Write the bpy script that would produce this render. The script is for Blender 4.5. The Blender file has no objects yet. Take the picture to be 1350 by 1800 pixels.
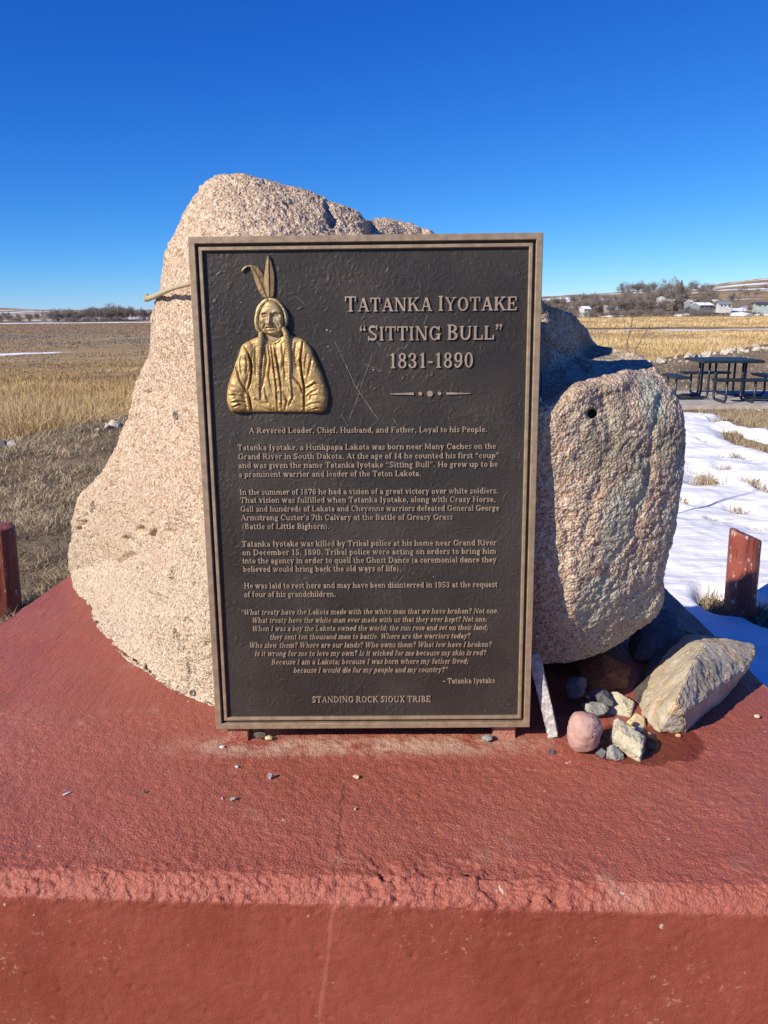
import bpy, bmesh, math, random
import numpy as np
from mathutils import Vector, Matrix

SC = bpy.context.scene
COL = SC.collection
R_ = math.radians

# ------------------------------------------------------------------ camera
F_PX = 1380.0
PITCH, ROLL, CZ = R_(14.43), R_(-0.5), 1.55
cam_data = bpy.data.cameras.new('camera')
cam_data.sensor_fit = 'VERTICAL'
cam_data.sensor_height = 24.0
cam_data.lens = 24.0 * F_PX / 1800.0
cam_data.clip_start = 0.05
cam_data.clip_end = 20000.0
cam = bpy.data.objects.new('camera', cam_data)
COL.objects.link(cam)
CR = Matrix.Rotation(math.pi / 2 - PITCH, 3, 'X') @ Matrix.Rotation(ROLL, 3, 'Z')
cam.matrix_world = Matrix.Translation((0, 0, CZ)) @ CR.to_4x4()
SC.camera = cam

# ------------------------------------------------------------------ sun, sky, exposure
SUN_EL = R_(31.0)
SUN_DIR = Vector((math.cos(SUN_EL) * math.cos(R_(37)), math.cos(SUN_EL) * math.sin(R_(37)), -math.sin(SUN_EL)))
sl = bpy.data.lights.new('sun', 'SUN')
sl.energy = 5.0
sl.angle = R_(0.53)
sl.color = (1.0, 0.93, 0.80)
so = bpy.data.objects.new('sun', sl)
COL.objects.link(so)
so.location = (-8, -5, 8)
so.rotation_euler = SUN_DIR.to_track_quat('-Z', 'Y').to_euler()

world = bpy.data.worlds.new('World')
SC.world = world
world.use_nodes = True
wn, wl = world.node_tree.nodes, world.node_tree.links
bg = wn['Background']
sky = wn.new('ShaderNodeTexSky')
sky.sky_type = 'NISHITA'
sky.sun_disc = False
sky.sun_elevation = SUN_EL
sky.sun_rotation = math.atan2(-SUN_DIR.x, -SUN_DIR.y)
sky.altitude = 3000
sky.air_density = 1.0
sky.dust_density = 0.0
sky.ozone_density = 3.0
# clear, cold, deep winter blue: the sky colour is made more saturated channel by channel
BG_STRENGTH, EXPOSURE = 0.09, 0.40
scl = wn.new('ShaderNodeVectorMath'); scl.operation = 'SCALE'; scl.inputs['Scale'].default_value = 0.09
wl.new(sky.outputs[0], scl.inputs[0])
sepc = wn.new('ShaderNodeSeparateXYZ'); wl.new(scl.outputs[0], sepc.inputs[0])
comb = wn.new('ShaderNodeCombineXYZ')
for i, (gain, power) in enumerate(((1.02, 1.80), (1.06, 1.20), (1.31, 0.71))):
    lim = wn.new('ShaderNodeMath'); lim.operation = 'MINIMUM'; lim.inputs[1].default_value = 1.3
    wl.new(sepc.outputs[i], lim.inputs[0])
    pw = wn.new('ShaderNodeMath'); pw.operation = 'POWER'; pw.inputs[1].default_value = power
    wl.new(lim.outputs[0], pw.inputs[0])
    ml = wn.new('ShaderNodeMath'); ml.operation = 'MULTIPLY'; ml.inputs[1].default_value = gain / BG_STRENGTH / 2 ** EXPOSURE
    wl.new(pw.outputs[0], ml.inputs[0]); wl.new(ml.outputs[0], comb.inputs[i])
wl.new(comb.outputs[0], bg.inputs['Color'])
bg.inputs['Strength'].default_value = BG_STRENGTH

SC.view_settings.view_transform = 'Standard'
SC.view_settings.look = 'None'
SC.view_settings.gamma = 1.0
SC.view_settings.exposure = EXPOSURE

# ------------------------------------------------------------------ measuring helpers
CRN = np.array(CR)
CPOS = np.array([0, 0, CZ])
def ray(px, py):
    d = np.stack([(np.asarray(px, float) - 675) / F_PX, (900 - np.asarray(py, float)) / F_PX, -np.ones_like(np.asarray(px, float))], -1)
    return d @ CRN.T
def at_Y(px, py, Y):
    d = ray(px, py)
    return CPOS + d * (np.asarray(Y) / d[..., 1])[..., None]
def at_z(px, py, z):
    d = ray(px, py)
    return CPOS + d * ((z - CZ) / d[..., 2])[..., None]
def to_px(p):
    q = (np.asarray(p) - CPOS) @ CRN
    return np.stack([675 + F_PX * q[..., 0] / -q[..., 2], 900 - F_PX * q[..., 1] / -q[..., 2]], -1)

# ------------------------------------------------------------------ noise
_rs = np.random.RandomState(7)
_perm = _rs.permutation(256)
_perm = np.concatenate([_perm, _perm, _perm])
_grad = _rs.normal(size=(256, 3)); _grad /= np.linalg.norm(_grad, axis=1)[:, None]
_cell = _rs.rand(256, 3)
def pnoise(p, scale=1.0, off=0.0):
    p = np.asarray(p, float) * scale + off
    i = np.floor(p).astype(int); f = p - i
    u = f * f * f * (f * (f * 6 - 15) + 10)
    i &= 255
    out = 0
    for dx in (0, 1):
        for dy in (0, 1):
            for dz in (0, 1):
                h = _perm[_perm[_perm[(i[:, 0] + dx) & 255] + ((i[:, 1] + dy) & 255)] + ((i[:, 2] + dz) & 255)]
                g = _grad[h]
                d = g[:, 0] * (f[:, 0] - dx) + g[:, 1] * (f[:, 1] - dy) + g[:, 2] * (f[:, 2] - dz)
                w = (u[:, 0] if dx else 1 - u[:, 0]) * (u[:, 1] if dy else 1 - u[:, 1]) * (u[:, 2] if dz else 1 - u[:, 2])
                out = out + w * d
    return out
def fbm(p, scale=1.0, octv=4, gain=0.5, off=0.0):
    a, s, o = 1.0, scale, 0
    for k in range(octv):
        o = o + a * pnoise(p, s, off + 17.3 * k)
        a *= gain; s *= 2.03
    return o
def worley(p, scale=1.0, off=0.0):
    p = np.asarray(p, float) * scale + off
    i = np.floor(p).astype(int); f = p - i
    best = np.full(len(p), 9.0); idv = np.zeros(len(p), int)
    for dx in (-1, 0, 1):
        for dy in (-1, 0, 1):
            for dz in (-1, 0, 1):
                h = _perm[_perm[_perm[(i[:, 0] + dx) & 255] + ((i[:, 1] + dy) & 255)] + ((i[:, 2] + dz) & 255)]
                c = _cell[h] + np.array([dx, dy, dz])
                d = ((f - c) ** 2).sum(1)
                m = d < best
                best = np.where(m, d, best); idv = np.where(m, h, idv)
    return np.sqrt(best), _cell[idv, 0]
def p2(x, y):
    x = np.asarray(x, float); y = np.asarray(y, float)
    return np.stack([x.ravel(), y.ravel(), np.zeros(x.size)], 1)
def sstep(a, b, x):
    t = np.clip((x - a) / (b - a), 0, 1)
    return t * t * (3 - 2 * t)

# ------------------------------------------------------------------ object helpers
def link(o, parent=None):
    COL.objects.link(o)
    if parent is not None:
        o.parent = parent
    return o
def tag(o, label=None, cat=None, group=None, kind=None):
    if label: o['label'] = label
    if cat: o['category'] = cat
    if group: o['group'] = group
    if kind: o['kind'] = kind
    return o
def thing(name, label, cat, loc=(0, 0, 0), rz=0.0, group=None):
    o = bpy.data.objects.new(name, None)
    o.empty_display_size = 0.1
    o.location = loc; o.rotation_euler = (0, 0, rz)
    COL.objects.link(o)
    return tag(o, label, cat, group)
def npmesh(name, verts, faces, smooth=True, attrs=None):
    """verts (n,3); faces: array (m,k) or list of such arrays"""
    me = bpy.data.meshes.new(name)
    verts = np.asarray(verts, np.float32)
    fl = faces if isinstance(faces, list) else [faces]
    fl = [np.asarray(f, np.int32) for f in fl if len(f)]
    me.vertices.add(len(verts)); me.vertices.foreach_set('co', verts.ravel())
    nl = sum(f.size for f in fl); npoly = sum(len(f) for f in fl)
    me.loops.add(nl); me.loops.foreach_set('vertex_index', np.concatenate([f.ravel() for f in fl]))
    me.polygons.add(npoly)
    st, o = [], 0
    for f in fl:
        st.append(o + np.arange(len(f)) * f.shape[1]); o += f.size
    me.polygons.foreach_set('loop_start', np.concatenate(st).astype(np.int32))
    me.polygons.foreach_set('use_smooth', np.full(npoly, smooth))
    if attrs:
        for k, v in attrs.items():
            a = me.attributes.new(k, 'FLOAT', 'POINT'); a.data.foreach_set('value', np.asarray(v, np.float32))
    me.update(calc_edges=True)
    me.validate()
    return me
def obj(name, me, mat, parent=None):
    o = bpy.data.objects.new(name, me)
    if mat is not None:
        me.materials.clear(); me.materials.append(mat)
    return link(o, parent)
def bm_obj(name, bm, mat, parent=None, smooth=False):
    me = bpy.data.meshes.new(name)
    bmesh.ops.recalc_face_normals(bm, faces=bm.faces)
    bm.to_mesh(me); bm.free()
    me.polygons.foreach_set('use_smooth', np.full(len(me.polygons), smooth))
    return obj(name, me, mat, parent)
def copy_tree(o, parent=None):
    c = o.copy(); COL.objects.link(c)
    if parent is not None: c.parent = parent
    for ch in list(o.children): copy_tree(ch, c)
    return c
def add_box(bm, lo, hi, bevel=0.0):
    lo, hi = Vector(lo), Vector(hi)
    r = bmesh.ops.create_cube(bm, size=1.0, matrix=Matrix.Translation((lo + hi) / 2) @ Matrix.Diagonal((*(hi - lo), 1)))
    if bevel > 0:
        es = list({e for v in r['verts'] for e in v.link_edges})
        bmesh.ops.bevel(bm, geom=es, offset=bevel, segments=2, affect='EDGES', clamp_overlap=True)
def add_tube(bm, pts, r, n=10, r2=None):
    pts = [Vector(p) for p in pts]
    rings = []
    up = None
    for i, p in enumerate(pts):
        a = pts[max(i - 1, 0)]; b = pts[min(i + 1, len(pts) - 1)]
        t = (b - a).normalized()
        if up is None:
            up = Vector((0, 0, 1)) if abs(t.z) < .9 else Vector((1, 0, 0))
        x = t.cross(up).normalized(); y = x.cross(t).normalized(); up = y
        rr = r if r2 is None else r + (r2 - r) * i / (len(pts) - 1)
        if callable(r): rr = r(i / (len(pts) - 1))
        rings.append([bm.verts.new(p + (x * math.cos(2 * math.pi * k / n) + y * math.sin(2 * math.pi * k / n)) * rr) for k in range(n)])
    for q, w in zip(rings, rings[1:]):
        for k in range(n):
            bm.faces.new((q[k], q[(k + 1) % n], w[(k + 1) % n], w[k]))
    bm.faces.new(rings[0][::-1]); bm.faces.new(rings[-1])
def catmull(P, n, closed=False):
    P = np.asarray(P, float)
    out = []
    m = len(P) if closed else len(P) - 1
    for i in range(m):
        if closed:
            a, b, c, d = P[i - 1], P[i], P[(i + 1) % len(P)], P[(i + 2) % len(P)]
        else:
            a, b, c, d = P[max(i - 1, 0)], P[i], P[i + 1], P[min(i + 2, len(P) - 1)]
        t = (np.arange(8) / 8)[:, None]
        out.append(.5 * (2 * b + (c - a) * t + (2 * a - 5 * b + 4 * c - d) * t ** 2 + (3 * b - a - 3 * c + d) * t ** 3))
    out = np.concatenate(out)
    out = np.vstack([out, P[:1] if closed else P[-1:]])
    L = np.concatenate([[0], np.cumsum(np.linalg.norm(np.diff(out[:, :2], axis=0), axis=1))])
    s = np.linspace(0, L[-1], n, endpoint=not closed)
    return np.stack([np.interp(s, L, out[:, k]) for k in range(out.shape[1])], 1)

# ------------------------------------------------------------------ materials
class NT:
    def __init__(s, name):
        s.m = bpy.data.materials.new(name); s.m.use_nodes = True
        s.n, s.l = s.m.node_tree.nodes, s.m.node_tree.links
        s.b = s.n['Principled BSDF']
        s.geo = s.n.new('ShaderNodeTexCoord').outputs['Object']
    def node(s, t, **kw):
        n = s.n.new(t)
        for k, v in kw.items(): setattr(n, k, v)
        return n
    def put(s, sock, v):
        if hasattr(v, 'is_output') or isinstance(v, bpy.types.NodeSocket): s.l.new(v, sock)
        else:
            if isinstance(v, tuple) and len(v) == 3 and sock.type == 'RGBA': v = (*v, 1)
            sock.default_value = v
    def noise(s, scale, detail=4, rough=.55, vec=None, dist=0.0):
        n = s.node('ShaderNodeTexNoise'); s.put(n.inputs['Vector'], vec or s.geo)
        n.inputs['Scale'].default_value = scale; n.inputs['Detail'].default_value = detail
        n.inputs['Roughness'].default_value = rough; n.inputs['Distortion'].default_value = dist
        return n.outputs['Fac']
    def voro(s, scale, out='Color', feature='F1', vec=None, rnd=1.0):
        n = s.node('ShaderNodeTexVoronoi', feature=feature); s.put(n.inputs['Vector'], vec or s.geo)
        n.inputs['Scale'].default_value = scale; n.inputs['Randomness'].default_value = rnd
        return n.outputs[out]
    def mapv(s, scale=(1, 1, 1), loc=(0, 0, 0), rot=(0, 0, 0), vec=None):
        n = s.node('ShaderNodeMapping'); s.put(n.inputs['Vector'], vec or s.geo)
        n.inputs['Scale'].default_value = scale; n.inputs['Location'].default_value = loc; n.inputs['Rotation'].default_value = rot
        return n.outputs[0]
    def ramp(s, fac, stops, interp='LINEAR'):
        n = s.node('ShaderNodeValToRGB'); n.color_ramp.interpolation = interp
        e = n.color_ramp.elements
        while len(e) < len(stops): e.new(.5)
        for q, (p, c) in zip(e, stops):
            q.position = p; q.color = (*c, 1) if isinstance(c, tuple) else (c, c, c, 1)
        s.put(n.inputs[0], fac); return n.outputs[0]
    def mix(s, fac, a, b, mode='MIX'):
        n = s.node('ShaderNodeMix', data_type='RGBA', blend_type=mode)
        s.put(n.inputs[0], fac); s.put(n.inputs[6], a); s.put(n.inputs[7], b); return n.outputs[2]
    def math(s, op, a, b=0.0, c=0.0, clamp=False):
        n = s.node('ShaderNodeMath', operation=op, use_clamp=clamp)
        s.put(n.inputs[0], a); s.put(n.inputs[1], b); s.put(n.inputs[2], c); return n.outputs[0]
    def rng(s, v, a, b, c=0.0, d=1.0):
        n = s.node('ShaderNodeMapRange', interpolation_type='SMOOTHSTEP'); s.put(n.inputs[0], v)
        for i, q in zip((1, 2, 3, 4), (a, b, c, d)): n.inputs[i].default_value = q
        return n.outputs[0]
    def sep(s, vec=None):
        n = s.node('ShaderNodeSeparateXYZ'); s.put(n.inputs[0], vec or s.geo); return n.outputs
    def attr(s, name):
        return s.node('ShaderNodeAttribute', attribute_name=name).outputs['Fac']
    def bump(s, h, dist, strength=1.0, prev=None):
        n = s.node('ShaderNodeBump'); s.put(n.inputs['Height'], h)
        n.inputs['Distance'].default_value = dist; n.inputs['Strength'].default_value = strength
        if prev is not None: s.l.new(prev, n.inputs['Normal'])
        return n.outputs[0]
    def done(s, col, rough=.8, metal=0.0, normal=None, spec=None):
        s.put(s.b.inputs['Base Color'], col); s.put(s.b.inputs['Roughness'], rough); s.put(s.b.inputs['Metallic'], metal)
        if spec is not None: s.b.inputs['Specular IOR Level'].default_value = spec
        if normal is not None: s.l.new(normal, s.b.inputs['Normal'])
        return s.m

def m_plain(name, col, rough=.7, metal=0.0, var=.25, scale=30, bump=0.0, spec=None):
    t = NT(name)
    n = t.noise(scale, 5)
    c = t.mix(t.rng(n, .3, .7), tuple(x * (1 - var) for x in col), tuple(min(1, x * (1 + var)) for x in col))
    nm = t.bump(t.noise(scale * 2.5, 5), bump) if bump else None
    return t.done(c, rough, metal, nm, spec)

def m_granite():
    t = NT('granite')
    warp = t.noise(60, 2)
    big = t.noise(2.2, 4)
    cell = t.voro(170, 'Color'); sc = t.node('ShaderNodeSeparateColor'); t.put(sc.inputs[0], cell)
    cell2 = t.voro(300, 'Color'); sc2 = t.node('ShaderNodeSeparateColor'); t.put(sc2.inputs[0], cell2)
    pink = t.ramp(sc.outputs[0], [(0, (.43, .258, .165)), (.35, (.535, .372, .248)), (.6, (.585, .44, .31)), (.85, (.645, .54, .415)), (1, (.335, .198, .13))])
    grey = t.ramp(sc.outputs[1], [(0, (.31, .23, .155)), (.4, (.49, .395, .28)), (.8, (.60, .51, .375)), (1, (.37, .275, .18))])
    s = t.sep()
    gm = t.math('ADD', t.math('MULTIPLY', t.rng(s[2], 1.25, .8), t.rng(s[0], .25, -.2, .30, .62)), t.math('MULTIPLY', t.math('SUBTRACT', big, .5), 1.6), clamp=True)
    base = t.mix(gm, pink, grey)
    rose = t.rng(t.noise(3.1, 4, vec=t.mapv(loc=(4, 2, 7))), .47, .62)
    rose = t.math('MULTIPLY', rose, t.rng(s[0], -.1, .5, .25, 1.0))
    base = t.mix(t.math('MULTIPLY', rose, .14), base, (.36, .225, .175))
    # dark mica grains
    mica = t.math('GREATER_THAN', sc2.outputs[2], .86)
    base = t.mix(t.math('MULTIPLY', mica, .68), base, (.09, .065, .055))
    blot = t.rng(t.noise(48, 5, .65), .56, .70)
    base = t.mix(t.math('MULTIPLY', blot, .26), base, (.26, .17, .125))
    # pale green lichen, mostly low on the right lobe
    li = t.noise(11, 6, .65, vec=t.mapv(loc=(1.3, 5, 2)))
    zone = t.math('MULTIPLY', t.rng(s[0], .30, .48), t.rng(t.noise(3.5, 3, vec=t.mapv(loc=(9, 1, 2))), .38, .54))
    lic = t.math('MULTIPLY', zone, t.rng(li, .42, .6))
    base = t.mix(t.math('MULTIPLY', lic, .35), base, (.40, .46, .36))
    spots = None
    for cx, cz, rx, rz in ((.445, 1.14, .042, .10), (.425, .985, .06, .075), (.515, 1.385, .035, .06), (.485, 1.22, .03, .07)):
        ex = t.math('DIVIDE', t.math('SUBTRACT', s[0], cx), rx); ez = t.math('DIVIDE', t.math('SUBTRACT', s[2], cz), rz)
        e = t.rng(t.math('ADD', t.math('MULTIPLY', ex, ex), t.math('MULTIPLY', ez, ez)), 1.3, .3)
        spots = e if spots is None else t.math('MAXIMUM', spots, e)
    spots = t.rng(t.math('ADD', t.math('MULTIPLY', spots, .55), t.noise(34, 6, .7)), .80, .98)
    base = t.mix(t.math('MULTIPLY', t.math('MULTIPLY', spots, t.rng(s[1], 1.8, 1.7)), .5), base, (.42, .445, .33))
    olive = t.math('MULTIPLY', t.rng(t.noise(6, 4, vec=t.mapv(loc=(3, 3, 9))), .5, .62), t.math('MULTIPLY', t.rng(s[2], 1.18, 1.32), t.rng(s[0], .1, .3)))
    base = t.mix(t.math('MULTIPLY', olive, .7), base, (.20, .18, .12))
    h1 = t.noise(150, 4, .65)
    h2 = t.voro(190, 'Distance')
    nm = t.bump(t.math('ADD', h1, t.math('MULTIPLY', h2, .9)), .0042, .85)
    nm = t.bump(t.noise(40, 4, .6), .009, .6, nm)
    return t.done(base, .78, 0, nm, .3)

def m_redpaint():
    t = NT('red_painted_concrete')
    s = t.sep()
    n1 = t.noise(3.0, 5, .6); n2 = t.noise(24, 6, .65); n3 = t.noise(130, 4, .6)
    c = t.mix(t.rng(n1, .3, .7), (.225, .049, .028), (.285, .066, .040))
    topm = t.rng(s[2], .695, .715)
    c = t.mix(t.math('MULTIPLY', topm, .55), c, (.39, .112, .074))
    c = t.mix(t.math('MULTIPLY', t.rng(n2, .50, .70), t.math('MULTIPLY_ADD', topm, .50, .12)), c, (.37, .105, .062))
    n4 = t.noise(300, 3, .6)
    c = t.mix(t.math('MULTIPLY', t.rng(n4, .55, .68), t.math('MULTIPLY_ADD', topm, .55, .08)), c, (.47, .19, .125))
    c = t.mix(t.math('MULTIPLY', t.rng(n3, .40, .28), t.math('MULTIPLY_ADD', topm, .45, .15)), c, (.12, .022, .013))
    fade = t.rng(t.noise(1.6, 5, .65, vec=t.mapv(loc=(5, 2, 4))), .45, .66)
    c = t.mix(t.math('MULTIPLY', t.math('MULTIPLY', fade, topm), .5), c, (.38, .125, .085))
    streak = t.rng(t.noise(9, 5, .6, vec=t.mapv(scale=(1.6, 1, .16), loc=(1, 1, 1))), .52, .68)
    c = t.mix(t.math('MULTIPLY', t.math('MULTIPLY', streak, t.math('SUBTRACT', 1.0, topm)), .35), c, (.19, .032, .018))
    scuff = t.math('MULTIPLY', t.rng(t.noise(85, 4, .7, vec=t.mapv(loc=(8, 4, 4))), .60, .66), t.rng(t.noise(4, 4, .6, vec=t.mapv(loc=(1, 9, 3))), .48, .6))
    c = t.mix(t.math('MULTIPLY', scuff, .55), c, (.46, .25, .18))
    # pale worn strip where water drips in front of the plaque
    wy = t.math('SUBTRACT', s[1], 1.365)
    band = t.math('MULTIPLY', t.rng(t.math('ABSOLUTE', wy), .055, .005), t.math('MULTIPLY', t.rng(s[0], -.5, -.25), t.rng(s[0], .42, .12)))
    band = t.math('MULTIPLY', band, t.rng(t.noise(20, 6, .7), .36, .56))
    top = t.rng(s[2], .70, .715)
    band = t.math('MULTIPLY', band, top)
    c = t.mix(t.math('MULTIPLY', band, .75), c, (.58, .38, .26))
    dirt = t.math('MULTIPLY', t.rng(t.noise(7, 5, .7, vec=t.mapv(loc=(2, 8, 0))), .56, .7), top)
    c = t.mix(t.math('MULTIPLY', dirt, .5), c, (.42, .21, .14))
    # chips to bare grey concrete
    chip = t.rng(t.noise(55, 3, .5, vec=t.mapv(loc=(7, 3, 1))), .735, .75)
    c = t.mix(chip, c, (.46, .36, .29))
    # crack: dark on the top, pale scar on the face
    wob = t.math('MULTIPLY', t.math('SUBTRACT', t.noise(26, 4, .6), .5), .035)
    face = t.rng(s[2], .71, .70)
    cx = t.math('ADD', -.077, t.math('MULTIPLY', t.math('SUBTRACT', .71, s[2]), t.math('MULTIPLY', face, -.14)))
    dx = t.math('ABSOLUTE', t.math('SUBTRACT', t.math('ADD', s[0], t.math('MULTIPLY', wob, t.math('SUBTRACT', 1.0, t.math('MULTIPLY', face, .7)))), cx))
    line = t.rng(dx, .0022, .0009)
    lt = t.math('MULTIPLY', line, t.math('MULTIPLY', top, t.rng(s[1], 1.30, 1.2)))
    c = t.mix(t.math('MULTIPLY', lt, .5), c, (.04, .012, .01))
    lf = t.math('MULTIPLY', t.math('MULTIPLY', t.rng(dx, .0045, .001), face), .32)
    c = t.mix(lf, c, (.46, .17, .13))
    # wet stain beside the stones
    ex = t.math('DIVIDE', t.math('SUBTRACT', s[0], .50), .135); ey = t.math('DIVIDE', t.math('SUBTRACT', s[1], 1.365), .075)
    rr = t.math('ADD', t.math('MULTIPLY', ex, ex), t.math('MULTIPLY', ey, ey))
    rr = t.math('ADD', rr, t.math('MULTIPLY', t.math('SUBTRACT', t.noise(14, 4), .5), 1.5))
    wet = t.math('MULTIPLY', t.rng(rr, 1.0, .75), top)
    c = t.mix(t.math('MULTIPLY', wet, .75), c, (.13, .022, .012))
    rough = t.math('SUBTRACT', t.rng(n2, .3, .7, .38, .56), t.math('MULTIPLY', wet, .2))
    hb = t.math('MULTIPLY', t.math('ADD', t.noise(300, 4, .65), t.math('MULTIPLY', t.voro(260, 'Distance'), .6)), t.rng(s[2], .69, .72, .30, 1.0))
    nm = t.bump(hb, .0025, .8)
    nm = t.bump(t.math('MULTIPLY', t.noise(60, 4, .6), t.rng(s[2], .69, .72, .35, .6)), .004, .45, nm)
    return t.done(c, rough, 0, nm, .36)

def m_bronze_panel():
    t = NT('dark_bronze_panel')
    w = t.noise(26, 3, .5, dist=1.4)
    v = t.node('ShaderNodeTexNoise'); v.noise_type = 'RIDGED_MULTIFRACTAL'
    t.put(v.inputs['Vector'], t.geo); v.inputs['Scale'].default_value = 75; v.inputs['Detail'].default_value = 2; v.inputs['Distortion'].default_value = 1.2
    n = t.noise(5, 5)
    c = t.mix(t.rng(n, .35, .7), (.034, .0262, .021), (.051, .040, .032))
    dust = t.rng(t.noise(9, 6, .7, vec=t.mapv(loc=(2, 6, 1))), .55, .75)
    c = t.mix(t.math('MULTIPLY', dust, .35), c, (.085, .07, .06))
    nm = t.bump(v.outputs['Fac'], .0016, .75)
    nm = t.bump(t.noise(420, 3), .0004, .5, nm)
    return t.done(c, t.rng(n, .3, .7, .42, .54), 0.15, nm, .38)

def m_bronze_trim(name, a, b):
    t = NT(name)
    n = t.noise(60, 5, .6, vec=t.mapv(scale=(1, 1, 1)))
    g = t.noise(9, 4)
    c = t.mix(t.rng(n, .3, .7), a, b)
    c = t.mix(t.math('MULTIPLY', t.rng(g, .5, .7), .35), c, tuple(x * .7 for x in a))
    nm = t.bump(t.noise(300, 3), .0003, .5)
    return t.done(c, t.rng(n, .3, .7, .42, .55), .35, nm)

def m_gold(name, a, b, metal=.75, rough=.42):
    t = NT(name)
    n = t.noise(45, 5, .6); g = t.noise(26, 5, .65, dist=1.2)
    c = t.mix(t.rng(n, .3, .7), a, b)
    c = t.mix(t.math('MULTIPLY', t.rng(g, .46, .66), .75), c, (a[0] * .45, a[1] * .38, a[2] * .36))
    nm = t.bump(t.noise(260, 4), .0006, .6)
    return t.done(c, t.rng(n, .3, .7, rough - .06, rough + .1), metal, nm)

def m_stone(name, a, b, c2, scale=14, bump=.004, rough=.8, vein=.5):
    t = NT(name)
    n = t.noise(scale, 6, .62); f = t.noise(scale * 7, 5, .6)
    c = t.mix(t.rng(n, .35, .68), a, b)
    st = t.rng(t.noise(scale * .8, 5, .65, vec=t.mapv(loc=(3, 1, 8), scale=(1, 2.2, 1.4))), .5, .66)
    c = t.mix(t.math('MULTIPLY', st, vein), c, c2)
    c = t.mix(t.math('MULTIPLY', t.rng(f, .56, .72), .5), c, tuple(x * .4 for x in a))
    nm = t.bump(t.noise(scale * 9, 5, .65), bump, .8)
    nm = t.bump(t.noise(scale * 3.5, 4, .6), bump * 1.4, .6, nm)
    return t.done(c, rough, 0, nm, .3)

def m_peelpost():
    t = NT('peeling_red_post_paint')
    v = t.mapv(scale=(9, 9, 1.3))
    n = t.noise(6, 6, .62, vec=v)
    c = t.mix(t.rng(t.noise(5, 5), .3, .7), (.20, .042, .025), (.29, .075, .048))
    fl = t.math('MULTIPLY', t.rng(t.noise(7, 5, .7, vec=t.mapv(scale=(7, 7, 2.4), loc=(2, 5, 3))), .60, .63), .9)
    c = t.mix(fl, c, (.52, .46, .40))
    cr = t.rng(n, .40, .34)
    c = t.mix(t.math('MULTIPLY', cr, .8), c, (.06, .018, .014))
    nm = t.bump(n, .012, .8)
    return t.done(c, .55, 0, nm, .4)

def m_blades(name, stops, rough=.85, trans=.0):
    t = NT(name)
    c = t.ramp(t.attr('tint'), stops)
    return t.done(c, rough, 0, None, .2)

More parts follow.
